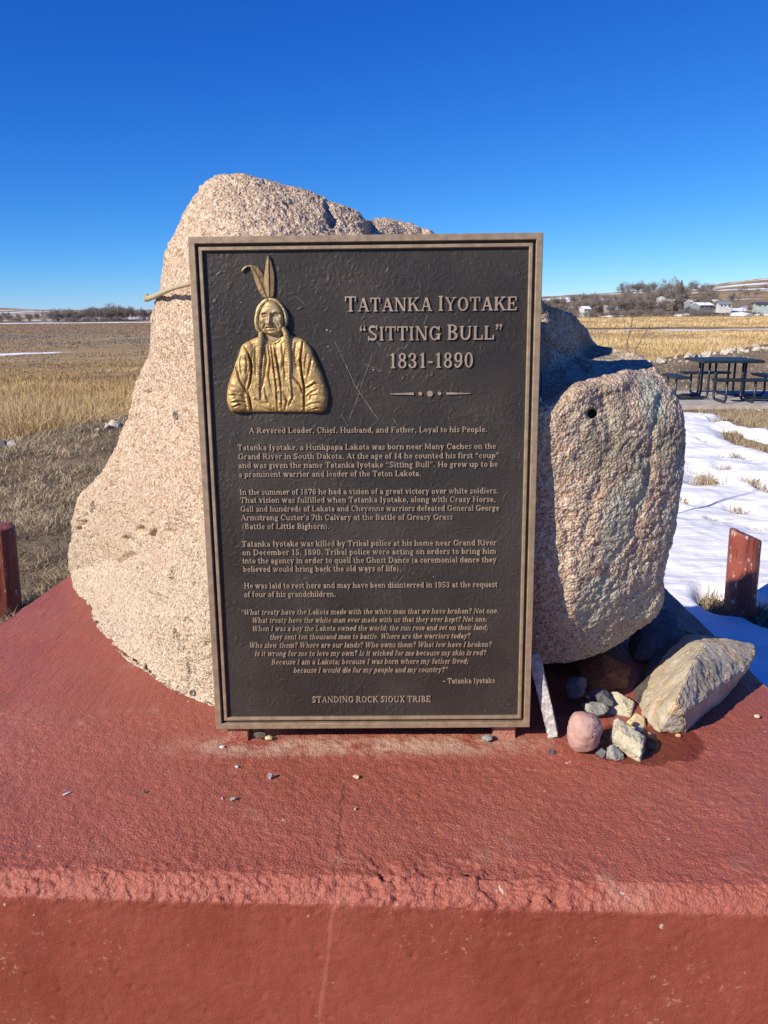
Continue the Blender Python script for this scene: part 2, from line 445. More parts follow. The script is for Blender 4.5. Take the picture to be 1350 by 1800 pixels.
def m_ground():
    t = NT('prairie_ground')
    s = t.sep()
    sy, sx, sz = s[1], s[0], s[2]
    n1 = t.noise(.9, 6, .65); n2 = t.noise(14, 6, .7)
    lawn = t.mix(t.rng(n1, .35, .65), (.16, .112, .068), (.27, .20, .12))
    lawn = t.mix(t.rng(n2, .5, .75), lawn, (.075, .055, .038))
    # marsh: long bands
    b1 = t.noise(.035, 6, .6, vec=t.mapv(scale=(.35, 1, 1)))
    b2 = t.noise(.35, 6, .7, vec=t.mapv(scale=(.35, 1, 1)))
    gold = t.mix(t.rng(b2, .3, .7), (.30, .195, .085), (.46, .32, .155))
    brown = t.mix(t.rng(b2, .3, .7), (.26, .175, .095), (.40, .285, .15))
    ruddy = t.mix(t.rng(b2, .3, .7), (.215, .13, .075), (.31, .205, .115))
    left = t.rng(sx, -10, -40)
    mleft = t.mix(t.rng(sy, 55, 95), gold, brown)
    mleft = t.mix(t.math('MULTIPLY', t.rng(sy, 150, 190), t.rng(b1, .38, .55)), mleft, (.18, .155, .13))
    mleft = t.mix(t.rng(sy, 230, 330), mleft, ruddy)
    mright = t.mix(t.math('MULTIPLY', t.rng(b1, .5, .62), .7), gold, (.30, .19, .10))
    marsh = t.mix(left, mright, mleft)
    c = t.mix(t.rng(sz, -.6, -2.2), lawn, marsh)
    # beyond the marsh: hill grass, brush and old snow
    h1 = t.noise(.012, 6, .62, vec=t.mapv(scale=(.5, 1, 1.5)))
    hill = t.mix(t.rng(h1, .35, .65), (.21, .155, .10), (.36, .26, .135))
    far = t.math('MULTIPLY', t.rng(sy, 560, 600), 1.0)
    c = t.mix(far, c, hill)
    snow_n = t.noise(.02, 6, .6, vec=t.mapv(scale=(.45, 1, 3.0), loc=(31, 7, 2)))
    hs_ = t.math('MULTIPLY', t.rng(snow_n, .53, .57), t.rng(sy, 590, 640))
    c = t.mix(hs_, c, (.80, .82, .85))
    # snow strips lying on the marsh
    wob = t.math('MULTIPLY', t.math('SUBTRACT', t.noise(.05, 5, .65), .5), 46)
    y2 = t.math('ADD', sy, wob)
    st1 = t.math('MULTIPLY', t.rng(t.math('ABSOLUTE', t.math('SUBTRACT', y2, 545)), 22, 14), t.rng(sx, -60, -120))
    wob2 = t.math('MULTIPLY', t.math('SUBTRACT', t.noise(.22, 5, .7, vec=t.mapv(scale=(.4, 1, 1))), .5), 18)
    y3 = t.math('ADD', t.math('SUBTRACT', sy, t.math('MULTIPLY', t.math('ADD', sx, 60), 1.0)), wob2)
    strip = t.math('SUBTRACT', 1.0, t.math('DIVIDE', t.math('ABSOLUTE', t.math('SUBTRACT', y3, 133)), 11))
    nn = t.math('MULTIPLY', t.math('SUBTRACT', t.noise(.30, 5, .7, vec=t.mapv(scale=(.4, 1, 1))), .5), 3.2)
    st2 = t.rng(t.math('SUBTRACT', t.math('ADD', strip, nn), t.rng(sx, -60, -46, 0.0, 1.6)), .62, .72)
    st2 = t.math('MULTIPLY', st2, t.rng(strip, 0.0, .05))
    st3 = t.math('MULTIPLY', t.rng(t.math('ABSOLUTE', t.math('SUBTRACT', t.math('ADD', sy, wob2), 242)), 9, 6), t.math('MULTIPLY', t.rng(sx, 40, 55), t.rng(t.noise(.13, 5, .65), .47, .52)))
    for q in (st1, st2, st3):
        c = t.mix(q, c, (.82, .84, .87))
    nm = t.bump(n2, .03, .6)
    return t.done(c, .92, 0, nm, .15)

def m_snow():
    t = NT('old_snow')
    n = t.noise(3, 5, .6); f = t.noise(60, 4, .6)
    c = t.mix(t.rng(n, .35, .7), (.86, .85, .84), (.80, .77, .73))
    d = t.rng(t.noise(11, 5, .7, vec=t.mapv(loc=(4, 4, 1))), .60, .74)
    c = t.mix(t.math('MULTIPLY', d, .5), c, (.46, .37, .27))
    nm = t.bump(t.noise(2.6, 4, .5, vec=t.mapv(scale=(.8, 2.6, 1))), .07, .55)
    nm = t.bump(f, .006, .5, nm)
    return t.done(c, .6, 0, nm, .3)

M = {}
M['granite'] = m_granite()
M['red'] = m_redpaint()
M['panel'] = m_bronze_panel()
M['trim'] = m_bronze_trim('brushed_bronze_trim', (.29, .20, .125), (.38, .27, .175))
M['letter'] = m_bronze_trim('raised_bronze_lettering', (.35, .255, .17), (.45, .335, .235))
M['gold'] = m_gold('golden_bronze', (.40, .25, .095), (.62, .42, .175), .35, .46)
M['gold_face'] = m_gold('face_bronze', (.38, .27, .135), (.50, .37, .19), .35, .5)
M['gold_hair'] = m_gold('hair_bronze', (.50, .39, .20), (.62, .50, .28), .35, .5)
M['gold_braid'] = m_gold('braid_bronze', (.34, .24, .115), (.50, .36, .18), .35, .5)
M['feather'] = m_gold('feather_bronze', (.24, .15, .075), (.36, .24, .125), .3, .5)
M['post'] = m_peelpost()
M['ground'] = m_ground()
M['snow'] = m_snow()
M['black_steel'] = m_plain('black_coated_steel', (.012, .016, .022), .38, 0, .3, 20, 0, .6)
M['concrete'] = m_plain('pale_concrete', (.40, .35, .29), .9, 0, .18, 6, .004)

# ------------------------------------------------------------------ terrain
def crest(x):
    return np.interp(x, [-60, -14, -4.7, -4.0, 0, 8, 18, 40, 120], [3, 6, 9.6, 12.0, 16, 24, 36, 58, 90])
def terrain(x, y):
    x = np.asarray(x, float); y = np.asarray(y, float)
    q = p2(x, y)
    und = (fbm(q, .35, 4) * .10).reshape(x.shape) * sstep(3.2, 7, y)
    cy = crest(x)
    z = und - 5.0 * sstep(0, 16, y - cy) - .05 * sstep(-3, 0, y - cy)
    marsh = (fbm(q, .05, 3) * .35).reshape(x.shape) * sstep(20, 60, y - cy)
    z = z + marsh
    pad_ = sstep(6.5, 3.6, np.abs(x - 6.0)) * sstep(3.2, 1.9, np.abs(y - 13.9))
    z = z * (1 - pad_) - .05 * pad_
    right = sstep(-.1, .25, x / np.maximum(y, 1))
    rise = sstep(560, 780, y) * (14 * right + 4)
    hill = 27 * sstep(.30, .52, x / np.maximum(y, 1)) * sstep(700, 1350, y) + 9 * sstep(.15, .35, x / np.maximum(y, 1)) * sstep(620, 1100, y)
    lft = sstep(-.05, -.35, x / np.maximum(y, 1))
    ridge = lft * sstep(700, 1500, y) * (7 + 5 * (fbm(np.stack([x.ravel() / 260, y.ravel() / 700, x.ravel() * 0], 1), 1, 3)).reshape(x.shape)
                                         + 6 * sstep(-.40, -.49, x / np.maximum(y, 1)))
    return z + rise + hill + ridge + 2.5 * sstep(600, 900, y) * (fbm(q, .012, 4)).reshape(x.shape) * (.3 + right)
rows = np.concatenate([np.linspace(-10, 0, 8), np.linspace(.4, 30, 130), np.geomspace(30.5, 4500, 190)])
us = np.linspace(-1.35, 1.35, 260)
YY, UU = np.meshgrid(rows, us, indexing='ij')
XX = UU * (YY + 14)
ZZ = terrain(XX, YY)
nr, nc = YY.shape
idx = np.arange(nr * nc).reshape(nr, nc)
quads = np.stack([idx[:-1, :-1], idx[:-1, 1:], idx[1:, 1:], idx[1:, :-1]], -1).reshape(-1, 4)
g = obj('ground', npmesh('ground', np.stack([XX, YY, ZZ], -1).reshape(-1, 3), quads), M['ground'])
tag(g, kind='structure')

# dark track crossing the marsh on the right
xs = np.linspace(60, 460, 90)
yc = 262 + 3 * np.sin(xs / 40)
va = np.stack([xs, yc - 2, terrain(xs, yc - 2) + .25], 1); vb = np.stack([xs, yc + 5, terrain(xs, yc + 5) + .25], 1)
i0 = np.arange(89)
o = obj('road', npmesh('road', np.vstack([va, vb]), np.stack([i0, i0 + 1, i0 + 91, i0 + 90], 1)), m_plain('dark_track', (.09, .07, .055), .9, 0, .3, .4))
tag(o, kind='structure')

# snow lying right of the plinth
def _hole(px, py, wpx, hpx, a):
    c = at_z(px, py, .02); e = at_z(px, py - hpx / 2, .02); f = at_z(px + wpx / 2, py, .02)
    return (c[0], c[1], max(f[0] - c[0], .05), max(e[1] - c[1], .05), a)
SNOW_HOLES = [_hole(*q) for q in ((1262, 1062, 62, 34, .15), (1335, 1078, 62, 46, .16), (1240, 851, 86, 26, .075), (1204, 890, 28, 12, .07), (1300, 901, 46, 14, .05), (1330, 748, 60, 42, .10), (1345, 790, 30, 40, .09), (1352, 750, 86, 80, .14), (1345, 870, 30, 22, .06), (1350, 792, 76, 60, .17), (1322, 725, 60, 26, .12), (1318, 706 + 14, 90, 16, .09), (1205, 826, 24, 10, .05), (1275, 838, 40, 12, .05), (1240, 780, 24, 7, .06), (1222, 862, 30, 8, .06), (1292, 812, 30, 8, .06), (1322, 858, 40, 10, .06), (1255, 920, 22, 6, .05), (1335, 935, 34, 9, .05), (1262, 745, 26, 6, .05), (1290, 765, 34, 8, .06))]
def snow_depth(x, y):
    q = p2(x, y)
    n = fbm(q, .55, 5, .55, 3.7).reshape(x.shape)
    n2 = fbm(q, 2.6, 4, .55, 9.1).reshape(x.shape)
    xr = np.interp(y, [1, 3, 5, 7, 9, 10.5, 12.2], [4.0, 4.2, 4.6, 4.6, 4.9, 5.3, 4.9])
    d = .085 * sstep(0, .5, x - .80) * sstep(12.3, 10.6, y) * sstep(0, 1.0, xr - x + n * 2.2)
    d = d + (.06 * n + .028 * n2) - .016
    # bare patches and the melted ring round the post
    for (cx, cy, rx, ry, a) in SNOW_HOLES:
        rr = ((x - cx) / rx) ** 2 + ((y - cy) / ry) ** 2
        d = d - a * np.exp(-rr ** 1.5)
    return d
sx_ = np.linspace(.7, 7.5, 330); sy_ = np.linspace(.9, 13.2, 420)
SX, SY = np.meshgrid(sx_, sy_)
SD = snow_depth(SX, SY)
SZ = terrain(SX, SY) + np.maximum(SD, -.05)
keep = SD > -.045
ids = np.arange(SX.size).reshape(SX.shape)
qs = np.stack([ids[:-1, :-1], ids[:-1, 1:], ids[1:, 1:], ids[1:, :-1]], -1)
kq = keep[:-1, :-1] | keep[:-1, 1:] | keep[1:, 1:] | keep[1:, :-1]
qs = qs[kq]
used = np.unique(qs); rem = np.full(SX.size, -1); rem[used] = np.arange(len(used))
o = obj('snow', npmesh('snow', np.stack([SX, SY, SZ], -1).reshape(-1, 3)[used], rem[qs]), M['snow'])
tag(o, kind='structure')
def snow_top(x, y):
    x = np.asarray(x, float); y = np.asarray(y, float)
    return terrain(x, y) + np.maximum(snow_depth(x, y), 0) * (x > .8) * (y < 13)

# ------------------------------------------------------------------ plinth
ZP = .73
PL = dict(fl=(-1.111, 1.018), fr=(.852, .929), bl=(-.996, 2.70), br=(.844, 2.68))
def make_plinth():
    nx = 620
    u = np.linspace(0, 1, nx)
    fx = PL['fl'][0] + (PL['fr'][0] - PL['fl'][0]) * u; fy = PL['fl'][1] + (PL['fr'][1] - PL['fl'][1]) * u
    bx = PL['bl'][0] + (PL['br'][0] - PL['bl'][0]) * u; by = PL['bl'][1] + (PL['br'][1] - PL['bl'][1]) * u
    r = .033
    vtop = np.concatenate([np.linspace(1, .30, 70), np.linspace(.30, .02, 170)[1:]])
    rowsP, kind = [], []
    for v in vtop:
        rowsP.append((fx + (bx - fx) * v, fy + (by - fy) * v, np.full(nx, ZP)));  kind.append((0, 0, 1, 0))
    # rounded lip
    y0 = fy + (by - fy) * .02
    for a in np.linspace(0, 1, 24)[1:]:
        rowsP.append((fx, y0 - r * a, np.full(nx, ZP - .72 * r * a ** 1.35))); kind.append((0, -.5 - .1 * a, .82, min(1.0, 3 * a + .3)))
    yf = y0 - r
    for z in np.concatenate([np.linspace(ZP - .72 * r, .44, 90)[1:], np.linspace(.44, -.05, 14)[1:]]):
        rowsP.append((fx, yf - .02 * (ZP - z), np.full(nx, z))); kind.append((0, -1, 0, .6 * math.exp(-(ZP - .72 * r - z) / .012)))
    P = np.array([np.stack(q, 1) for q in rowsP])
    K = np.repeat(np.array(kind)[:, None, :], nx, 1)
    nr = len(P)
    p = P.reshape(-1, 3); k = K.reshape(-1, 4)
    lip = k[:, 3]
    near = np.exp(-((p[:, 1] - (np.tile(fy, nr) + .03)) / .05) ** 2) * k[:, 2]
    front = -k[:, 1]
    n1 = fbm(p, 9, 4) * .0035 * (1 - .5 * front)
    n2 = fbm(p, 70, 3, .6) * .0018 * (1 - .5 * front) - np.clip(fbm(p, 45, 2, .5, 60.) - .42, 0, .3) * .012 * front
    w1, wi = worley(p, 105)
    w2, wj = worley(p, 210, 5.0)
    lump = (.55 - w1) * .0042 + (wi - .5) * .0024 + fbm(p, 55, 3, .6) * .0036
    lump2 = (.5 - w2) * .0026
    mod = np.clip(fbm(p, 6, 3) * 1.4 + .8, .2, 1.5)
    d = n1 + n2 + lump * np.clip(lip + near * .45 + .10, 0, 1) * mod + lump2 * np.clip(lip * .7 + .5 * k[:, 2] + .08 * front, 0, 1)
    # broken, coarser patch of the lip near the crack
    coarse = np.exp(-(((p[:, 0] - .12) / .16) ** 2)) * np.clip(lip + near, 0, 1)
    d += (worley(p, 34, 2.0)[1] - .6) * .007 * coarse
    p = p + k[:, :3] * d[:, None]
    idx = np.arange(len(p)).reshape(nr, nx)
    q = np.stack([idx[:-1, :-1], idx[1:, :-1], idx[1:, 1:], idx[:-1, 1:]], -1).reshape(-1, 4)
    V = [p]; FC = [q]; base = len(p)
    # side and back walls
    for edge in (idx[:, 0], idx[::-1, -1], idx[0, ::-1]):
        e = p[edge].copy(); b = e.copy(); b[:, 2] = -.05
        m = len(e); V.append(b)
        i = np.arange(m - 1)
        FC.append(np.stack([edge[i], edge[i + 1], base + i + 1, base + i], 1)); base += m
    return npmesh('concrete_plinth', np.vstack(V), FC)
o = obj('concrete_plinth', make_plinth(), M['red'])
tag(o, 'red painted concrete plinth with chipped front edge under the boulder and plaque', 'plinth')

# ------------------------------------------------------------------ boulder
CT = np.array([  # outline in photo pixels with distance
 (400,311,1.80),(440,313,1.80),(500,330,1.82),(560,345,1.84),(600,362,1.85),(625,374,1.86),(641,388,1.88),(650,389,2.02),(665,384,2.08),(700,389,2.1),(730,400,2.1),(746,409,2.1),
 (800,432,1.85),(870,436,1.70),(922,462,1.62),(945,500,1.61),(957,532,1.62),(985,542,1.68),(1010,558,1.74),(1030,580,1.80),(1047,604,1.84),(1075,611,1.80),(1105,618,1.74),(1130,628,1.69),(1150,643,1.64),  # hump hidden behind the plaque, raised to throw shade on the right shelf
 (1168,668,1.60),(1185,690,1.575),(1197,712,1.56),(1203,740,1.55),(1205,770,1.545),(1202,810,1.54),(1197,850,1.54),(1190,900,1.54),(1182,940,1.54),(1171,985,1.54),(1167,1012,1.545),(1168,1040,1.55),
 (1163,1065,1.56),(1148,1090,1.565),(1120,1110,1.565),(1090,1130,1.56),(1050,1150,1.55),(1000,1163,1.54),(945,1173,1.53),(900,1190,1.56),(850,1205,1.56),(780,1222,1.55),(700,1235,1.53),(600,1246,1.50),(500,1250,1.48),
 (420,1247,1.50),(380,1244,1.51),(345,1232,1.555),(300,1210,1.63),(250,1180,1.735),(210,1150,1.86),(180,1110,2.02),(150,1065,2.20),(133,1035,2.32),(124,1010,2.40),(122,985,2.40),(125,940,2.36),(133,905,2.33),
 (150,865,2.28),(175,835,2.22),(200,800,2.15),(215,760,2.1),(225,720,2.06),(240,680,2.02),(258,640,1.98),(268,600,1.95),(272,560,1.93),(276,530,1.92),(284,500,1.90),(291,450,1.88),(305,410,1.86),(320,380,1.84),(340,350,1.82),(368,322,1.80)], float)
FR = np.array([  # front surface depth inside
 (400,360,1.62),(480,370,1.60),(560,385,1.60),(610,400,1.68),(360,420,1.54),(500,440,1.50),(650,440,1.60),(720,430,1.85),(335,520,1.50),(340,650,1.485),(345,800,1.475),(360,950,1.465),(375,1100,1.46),
 (300,520,1.58),(290,650,1.66),(260,760,1.76),(240,900,1.80),(180,930,2.02),(300,900,1.60),(200,1020,1.98),(280,1050,1.65),(330,1150,1.545),(250,1120,1.73),
 (500,700,1.50),(650,700,1.50),(800,700,1.50),(650,1000,1.49),(800,560,1.60),(800,1000,1.49),(650,1200,1.50),(900,560,1.75),
 (955,700,1.424),(960,850,1.420),(960,1000,1.424),(955,1090,1.45),(1000,700,1.422),(1050,690,1.430),(1100,690,1.445),(1150,720,1.455),(1020,850,1.422),(1090,850,1.432),(1150,850,1.45),(1030,1000,1.428),(1090,1000,1.452),(1140,1000,1.47),(1000,1090,1.432),(1080,1080,1.455),(1040,1115,1.46),(1130,1060,1.49),
 (1000,662,1.432),(1050,655,1.440),(1100,650,1.455),(1145,672,1.475),(962,680,1.45),(935,610,1.45),(955,600,1.465),(962,565,1.50),(985,580,1.56),(990,610,1.57),(1012,592,1.63),(1015,612,1.645),(1038,612,1.71),(1080,630,1.66),(1115,640,1.58),(1000,638,1.53),(1040,640,1.53),(900,500,1.66),(850,470,1.68)], float)
CT[:, 2] = np.where((CT[:, 1] > 1005) & (CT[:, 0] < 440), at_z(CT[:, 0], CT[:, 1], ZP)[:, 1], CT[:, 2])
def tps(P, V, Q):
    def U(r2): return np.where(r2 > 0, r2 * np.log(r2 + 1e-12), 0)
    P = P / 500.; Q = Q / 500.
    n = len(P)
    A = np.zeros((n + 3, n + 3))
    A[:n, :n] = U(((P[:, None] - P[None]) ** 2).sum(-1)) + np.eye(n) * 1e-3
    A[:n, n] = 1; A[:n, n + 1:] = P; A[n, :n] = 1; A[n + 1:, :n] = P.T
    w = np.linalg.solve(A, np.concatenate([V, [0, 0, 0]]))
    out = np.zeros(len(Q))
    for s in range(0, len(Q), 20000):
        q = Q[s:s + 20000]
        out[s:s + 20000] = U(((q[:, None] - P[None]) ** 2).sum(-1)) @ w[:n] + w[n] + q @ w[n + 1:]
    return out
def make_boulder():
    NT_, NS = 1300, 240
    con = catmull(CT, NT_, True)
    cen = np.array([650., 820.])
    sa = np.sin(np.linspace(0, math.pi / 2, NS + 1))[1:] * .75 + np.linspace(0, 1, NS + 1)[1:] * .25
    Q = cen + sa[None, :, None] * (con[:, None, :2] - cen)
    S = np.broadcast_to(sa, (NT_, NS)).reshape(-1)
    q = Q.reshape(-1, 2)
    yc = np.repeat(con[:, 2], NS)
    # contact-style rims keep a sharp foot; others round over
    pw_ = np.repeat(3.2 + 2.6 * np.maximum(sstep(1120, 1165, con[:, 0]), sstep(935, 990, con[:, 0]) * sstep(1000, 1060, con[:, 1])), NS)
    w = (1 - S ** pw_) ** .5
    yin = tps(FR[:, :2], FR[:, 2], q)
    # plaque back clearance
    Yf = yc * (1 - w) + yin * w
    d = np.hypot(q[:, 0] - 1040, q[:, 1] - 727)
    back_t = 2.42
    NB = 40
    sb = np.sin(np.linspace(0, math.pi / 2, NB + 1))[1:-1]
    Pf = at_Y(q[:, 0], q[:, 1], Yf).reshape(NT_, NS, 3)
    qb = (cen + sb[None, :, None] * (con[:, None, :2] - cen)).reshape(-1, 2)
    Sb = np.broadcast_to(sb, (NT_, NB - 1)).reshape(-1)
    wb = (1 - Sb ** 2.6) ** .5
    ycb = np.repeat(con[:, 2], NB - 1)
    Pb = at_Y(qb[:, 0], qb[:, 1], ycb * (1 - wb) + np.maximum(back_t, ycb + .1) * wb).reshape(NT_, NB - 1, 3)
    # one grid: back pole -> rim -> front pole
    G = np.concatenate([Pb, Pf[:, ::-1]], 1)
    n2 = G.shape[1]
    # normals by finite differences
    def normals(G):
        du = np.roll(G, -1, 0) - np.roll(G, 1, 0)
        dv = np.empty_like(G); dv[:, 1:-1] = G[:, 2:] - G[:, :-2]; dv[:, 0] = G[:, 1] - G[:, 0]; dv[:, -1] = G[:, -1] - G[:, -2]
        n = np.cross(du, dv); n /= np.linalg.norm(n, axis=-1, keepdims=True) + 1e-12
        return n
    N = normals(G)
    ctr = G.reshape(-1, 3).mean(0)
    if ((G - ctr) * N).sum() < 0: N = -N
    p = G.reshape(-1, 3)
    n = N.reshape(-1, 3)
    rgt = sstep(.1, .35, p[:, 0])
    a = fbm(p, 4.2, 3) * (.018 - .010 * rgt) + fbm(p, 13, 4, .55) * (.0075 - .003 * rgt)
    st = p * np.array([1, 1, .55]) + 0
    rid = 1 - np.abs(pnoise(st, 9, 3.3)) * 2.2
    a -= np.clip(rid - .72, 0, 1) * .035 * .12
    w1, wi = worley(p, 42)
    a += (wi - .5) * .0034 * .6
    a += fbm(p, 75, 3, .65) * (.0042 - .0012 * rgt)
    # chips and pits low on the left
    pit = fbm(p, 16, 3, .5, 41.0)
    low = sstep(1.2, .95, p[:, 2]) * sstep(-.3, -.45, p[:, 0])
    a -= np.clip(pit - .30, 0, .3) * .10 * (low + .15)
    # clearance behind the plaque
    px = to_px(p)
    inside = sstep(300, 345, px[:, 0]) * sstep(1010, 955, px[:, 0]) * sstep(380, 430, px[:, 1])
    a = np.where(p[:, 1] < 1.58, a * (1 - .5 * inside) - .004 * inside, a)
    # grooves (cracks) drawn on the surface
    def groove(pts, wid, dep):
        nonlocal a
        P = np.array(pts, float)
        best = np.full(len(px), 1e9)
        for A, B in zip(P, P[1:]):
            ab = B - A; tt = np.clip(((px - A) @ ab) / (ab @ ab), 0, 1)
            best = np.minimum(best, np.hypot(*(px - (A + tt[:, None] * ab)).T))
        wv = best + pnoise(p, 30) * wid * 1.6
        a = a - dep * np.exp(-(wv / wid) ** 2) * (p[:, 1] < yin_back)
    yin_back = 2.15
    groove([(248, 930), (258, 945), (270, 938)], 5, .024)
    groove([(225, 945), (243, 962)], 4, .018)
    groove([(205, 990), (235, 975)], 4, .018)
    groove([(142, 1045), (153, 1022), (165, 1010)], 5, .024)
    groove([(270, 1045), (290, 1055)], 4, .016)
    groove([(960, 600), (1000, 620), (1030, 650)], 5, .012)
    groove([(1150, 780), (1140, 850), (1115, 940), (1060, 1010)], 9, .004)
    groove([(1165, 700), (1150, 760), (1145, 830)], 7, .004)
    groove([(1060, 700), (1075, 780), (1040, 900), (1020, 960)], 8, .003)
    groove([(985, 870), (1000, 950), (990, 1050)], 7, .003)
    groove([(575, 358), (590, 385)], 6, .016)
    groove([(255, 690), (268, 720)], 4, .014)
    p = p + n * a[:, None]
    # drilled hole through the right lobe
    pxx = to_px(p)
    h = np.hypot(pxx[:, 0] - 1040, pxx[:, 1] - 727)
    m = (h < 9.0) & (p[:, 1] < 1.8)
    dirs = (p - CPOS) / np.linalg.norm(p - CPOS, axis=1)[:, None]
    p[m] += dirs[m] * (.07 * sstep(8.5, 6.5, h[m]))[:, None]
    idx = np.arange(NT_ * n2).reshape(NT_, n2)
    nx_ = np.roll(idx, -1, 0)
    q4 = np.stack([idx[:, :-1], idx[:, 1:], nx_[:, 1:], nx_[:, :-1]], -1).reshape(-1, 4)
    V = np.vstack([p, p.reshape(NT_, n2, 3)[:, 0].mean(0), p.reshape(NT_, n2, 3)[:, -1].mean(0)])
    k0, k1 = len(p), len(p) + 1
    t1 = np.stack([np.full(NT_, k0), idx[:, 0], nx_[:, 0]], 1); t2 = np.stack([np.full(NT_, k1), nx_[:, -1], idx[:, -1]], 1)
    me = npmesh('granite_boulder', V, [q4, t1, t2])
    bm = bmesh.new(); bm.from_mesh(me); bmesh.ops.recalc_face_normals(bm, faces=bm.faces); bm.to_mesh(me); bm.free()
    return me, p
bme, bpts = make_boulder()
boulder = obj('granite_boulder', bme, M['granite'])
tag(boulder, 'huge pinkish granite boulder standing on the red plinth behind the plaque', 'boulder')
bpx = to_px(bpts)
def on_boulder(px, py):
    d = np.hypot(bpx[:, 0] - px, bpx[:, 1] - py)
    c = np.argsort(d)[:60]
    return bpts[c[np.argmin(bpts[c, 1] + 0 * d[c])]]
grey_metal = m_plain('weathered_grey_metal', (.16, .15, .135), .7, .2, .4, 160)
dark_hole = m_plain('dark_socket', (.012, .011, .01), .9)
def sleeve(px, py, r, name, tilt):
    c = Vector(on_boulder(px, py))
    bm = bmesh.new()
    n = 20
    rings = []
    for rr, zz in ((r, -.01), (r, .004), (r * .62, .005), (r * .55, -.012)):
        rings.append([bm.verts.new((rr * math.cos(2 * math.pi * k / n), rr * math.sin(2 * math.pi * k / n), zz)) for k in range(n)])
    for a, b in zip(rings, rings[1:]):
        for k in range(n): bm.faces.new((a[k], a[(k + 1) % n], b[(k + 1) % n], b[k]))
    bm.faces.new(rings[-1])
    o = bm_obj(name, bm, grey_metal, boulder, True)
    o.location = c; o.rotation_euler = Vector(tilt).to_track_quat('Z', 'Y').to_euler()
sleeve(334, 1218, .0075, 'anchor_sleeve', (-.3, -.9, .2))
sleeve(303, 729, .0095, 'drill_plug', (-.55, -.8, .1))

# ------------------------------------------------------------------ bronze plaque
PC = Vector((-.0270, 1.3970, 1.2190))
PX_ = Vector((.99995, -.0097, .003)).normalized()
PU_ = Vector((.001, .0528, .9986)); PU_ = (PU_ - PX_ * PU_.dot(PX_)).normalized()
PN_ = PX_.cross(PU_)
plaque = thing('bronze_plaque', 'dark bronze memorial plaque with raised lettering leaning against the granite boulder', 'plaque')
plaque.matrix_world = Matrix(((PX_.x, PU_.x, PN_.x, PC.x), (PX_.y, PU_.y, PN_.y, PC.y), (PX_.z, PU_.z, PN_.z, PC.z), (0, 0, 0, 1)))
_pc, _px, _pu, _pn = map(np.array, (PC, PX_, PU_, PN_))
def uv(px, py):
    d = ray(px, py)
    t = ((_pc - CPOS) @ _pn) / (d @ _pn)
    q = CPOS + d * t[..., None] - _pc
    return np.stack([q @ _px, q @ _pu], -1)
PW, PH = .305, .457
PZ = -.0085           # panel face
def ring(bm, o, i, z0, z1, bev=.0006):
    (ow, oh), (iw, ih) = o, i
    def rect(w, h, z): return [bm.verts.new((x, y, z)) for x, y in ((-w, -h), (w, -h), (w, h), (-w, h))]
    a = rect(ow, oh, z0); b = rect(ow, oh, z1 - bev); c = rect(ow - bev, oh - bev, z1)
    d = rect(iw + bev, ih + bev, z1); e = rect(iw, ih, z1 - bev); f = rect(iw, ih, z0)
    for p, q in ((a, b), (b, c), (c, d), (d, e), (e, f), (f, a)):
        for k in range(4): bm.faces.new((p[k], p[(k + 1) % 4], q[(k + 1) % 4], q[k]))
bm = bmesh.new(); ring(bm, (PW, PH), (PW - .0115, PH - .0115), -.026, 0.0, .001)
bm_obj('frame', bm, M['trim'], plaque)
bm = bmesh.new(); ring(bm, (PW - .0165, PH - .0165), (PW - .0230, PH - .0230), PZ - .004, -.0022, .0012)
bm_obj('inner_border', bm, M['trim'], plaque)
nu, nv = 420, 630
gu, gv = np.meshgrid(np.linspace(-PW + .0116, PW - .0116, nu), np.linspace(-PH + .0116, PH - .0116, nv))
q = np.stack([gu, gv, gu * 0], -1).reshape(-1, 3)
w = np.stack([fbm(q, 30, 2), fbm(q, 30, 2, off=9), q[:, 0] * 0], 1) * .012
hz = (1 - np.abs(pnoise((q + w) * np.array([1, .6, 1]), 105)) * 2.6).clip(0, 1) ** 3 * .0007 + pnoise(q + w, 130) * .0004
hz *= np.clip(.45 + fbm(q, 11, 3, off=4) * 1.6, .1, 1.3)
q[:, 2] = PZ + hz
idx = np.arange(nu * nv).reshape(nv, nu)
me = npmesh('panel', q, np.stack([idx[:-1, :-1], idx[:-1, 1:], idx[1:, 1:], idx[1:, :-1]], -1).reshape(-1, 4))
obj('panel', me, M['panel'], plaque)
bm = bmesh.new(); add_box(bm, (-PW + .0117, -PH + .0117, -.0255), (PW - .0117, PH - .0117, PZ - .0015)); bm_obj('backing', bm, M['panel'], plaque)

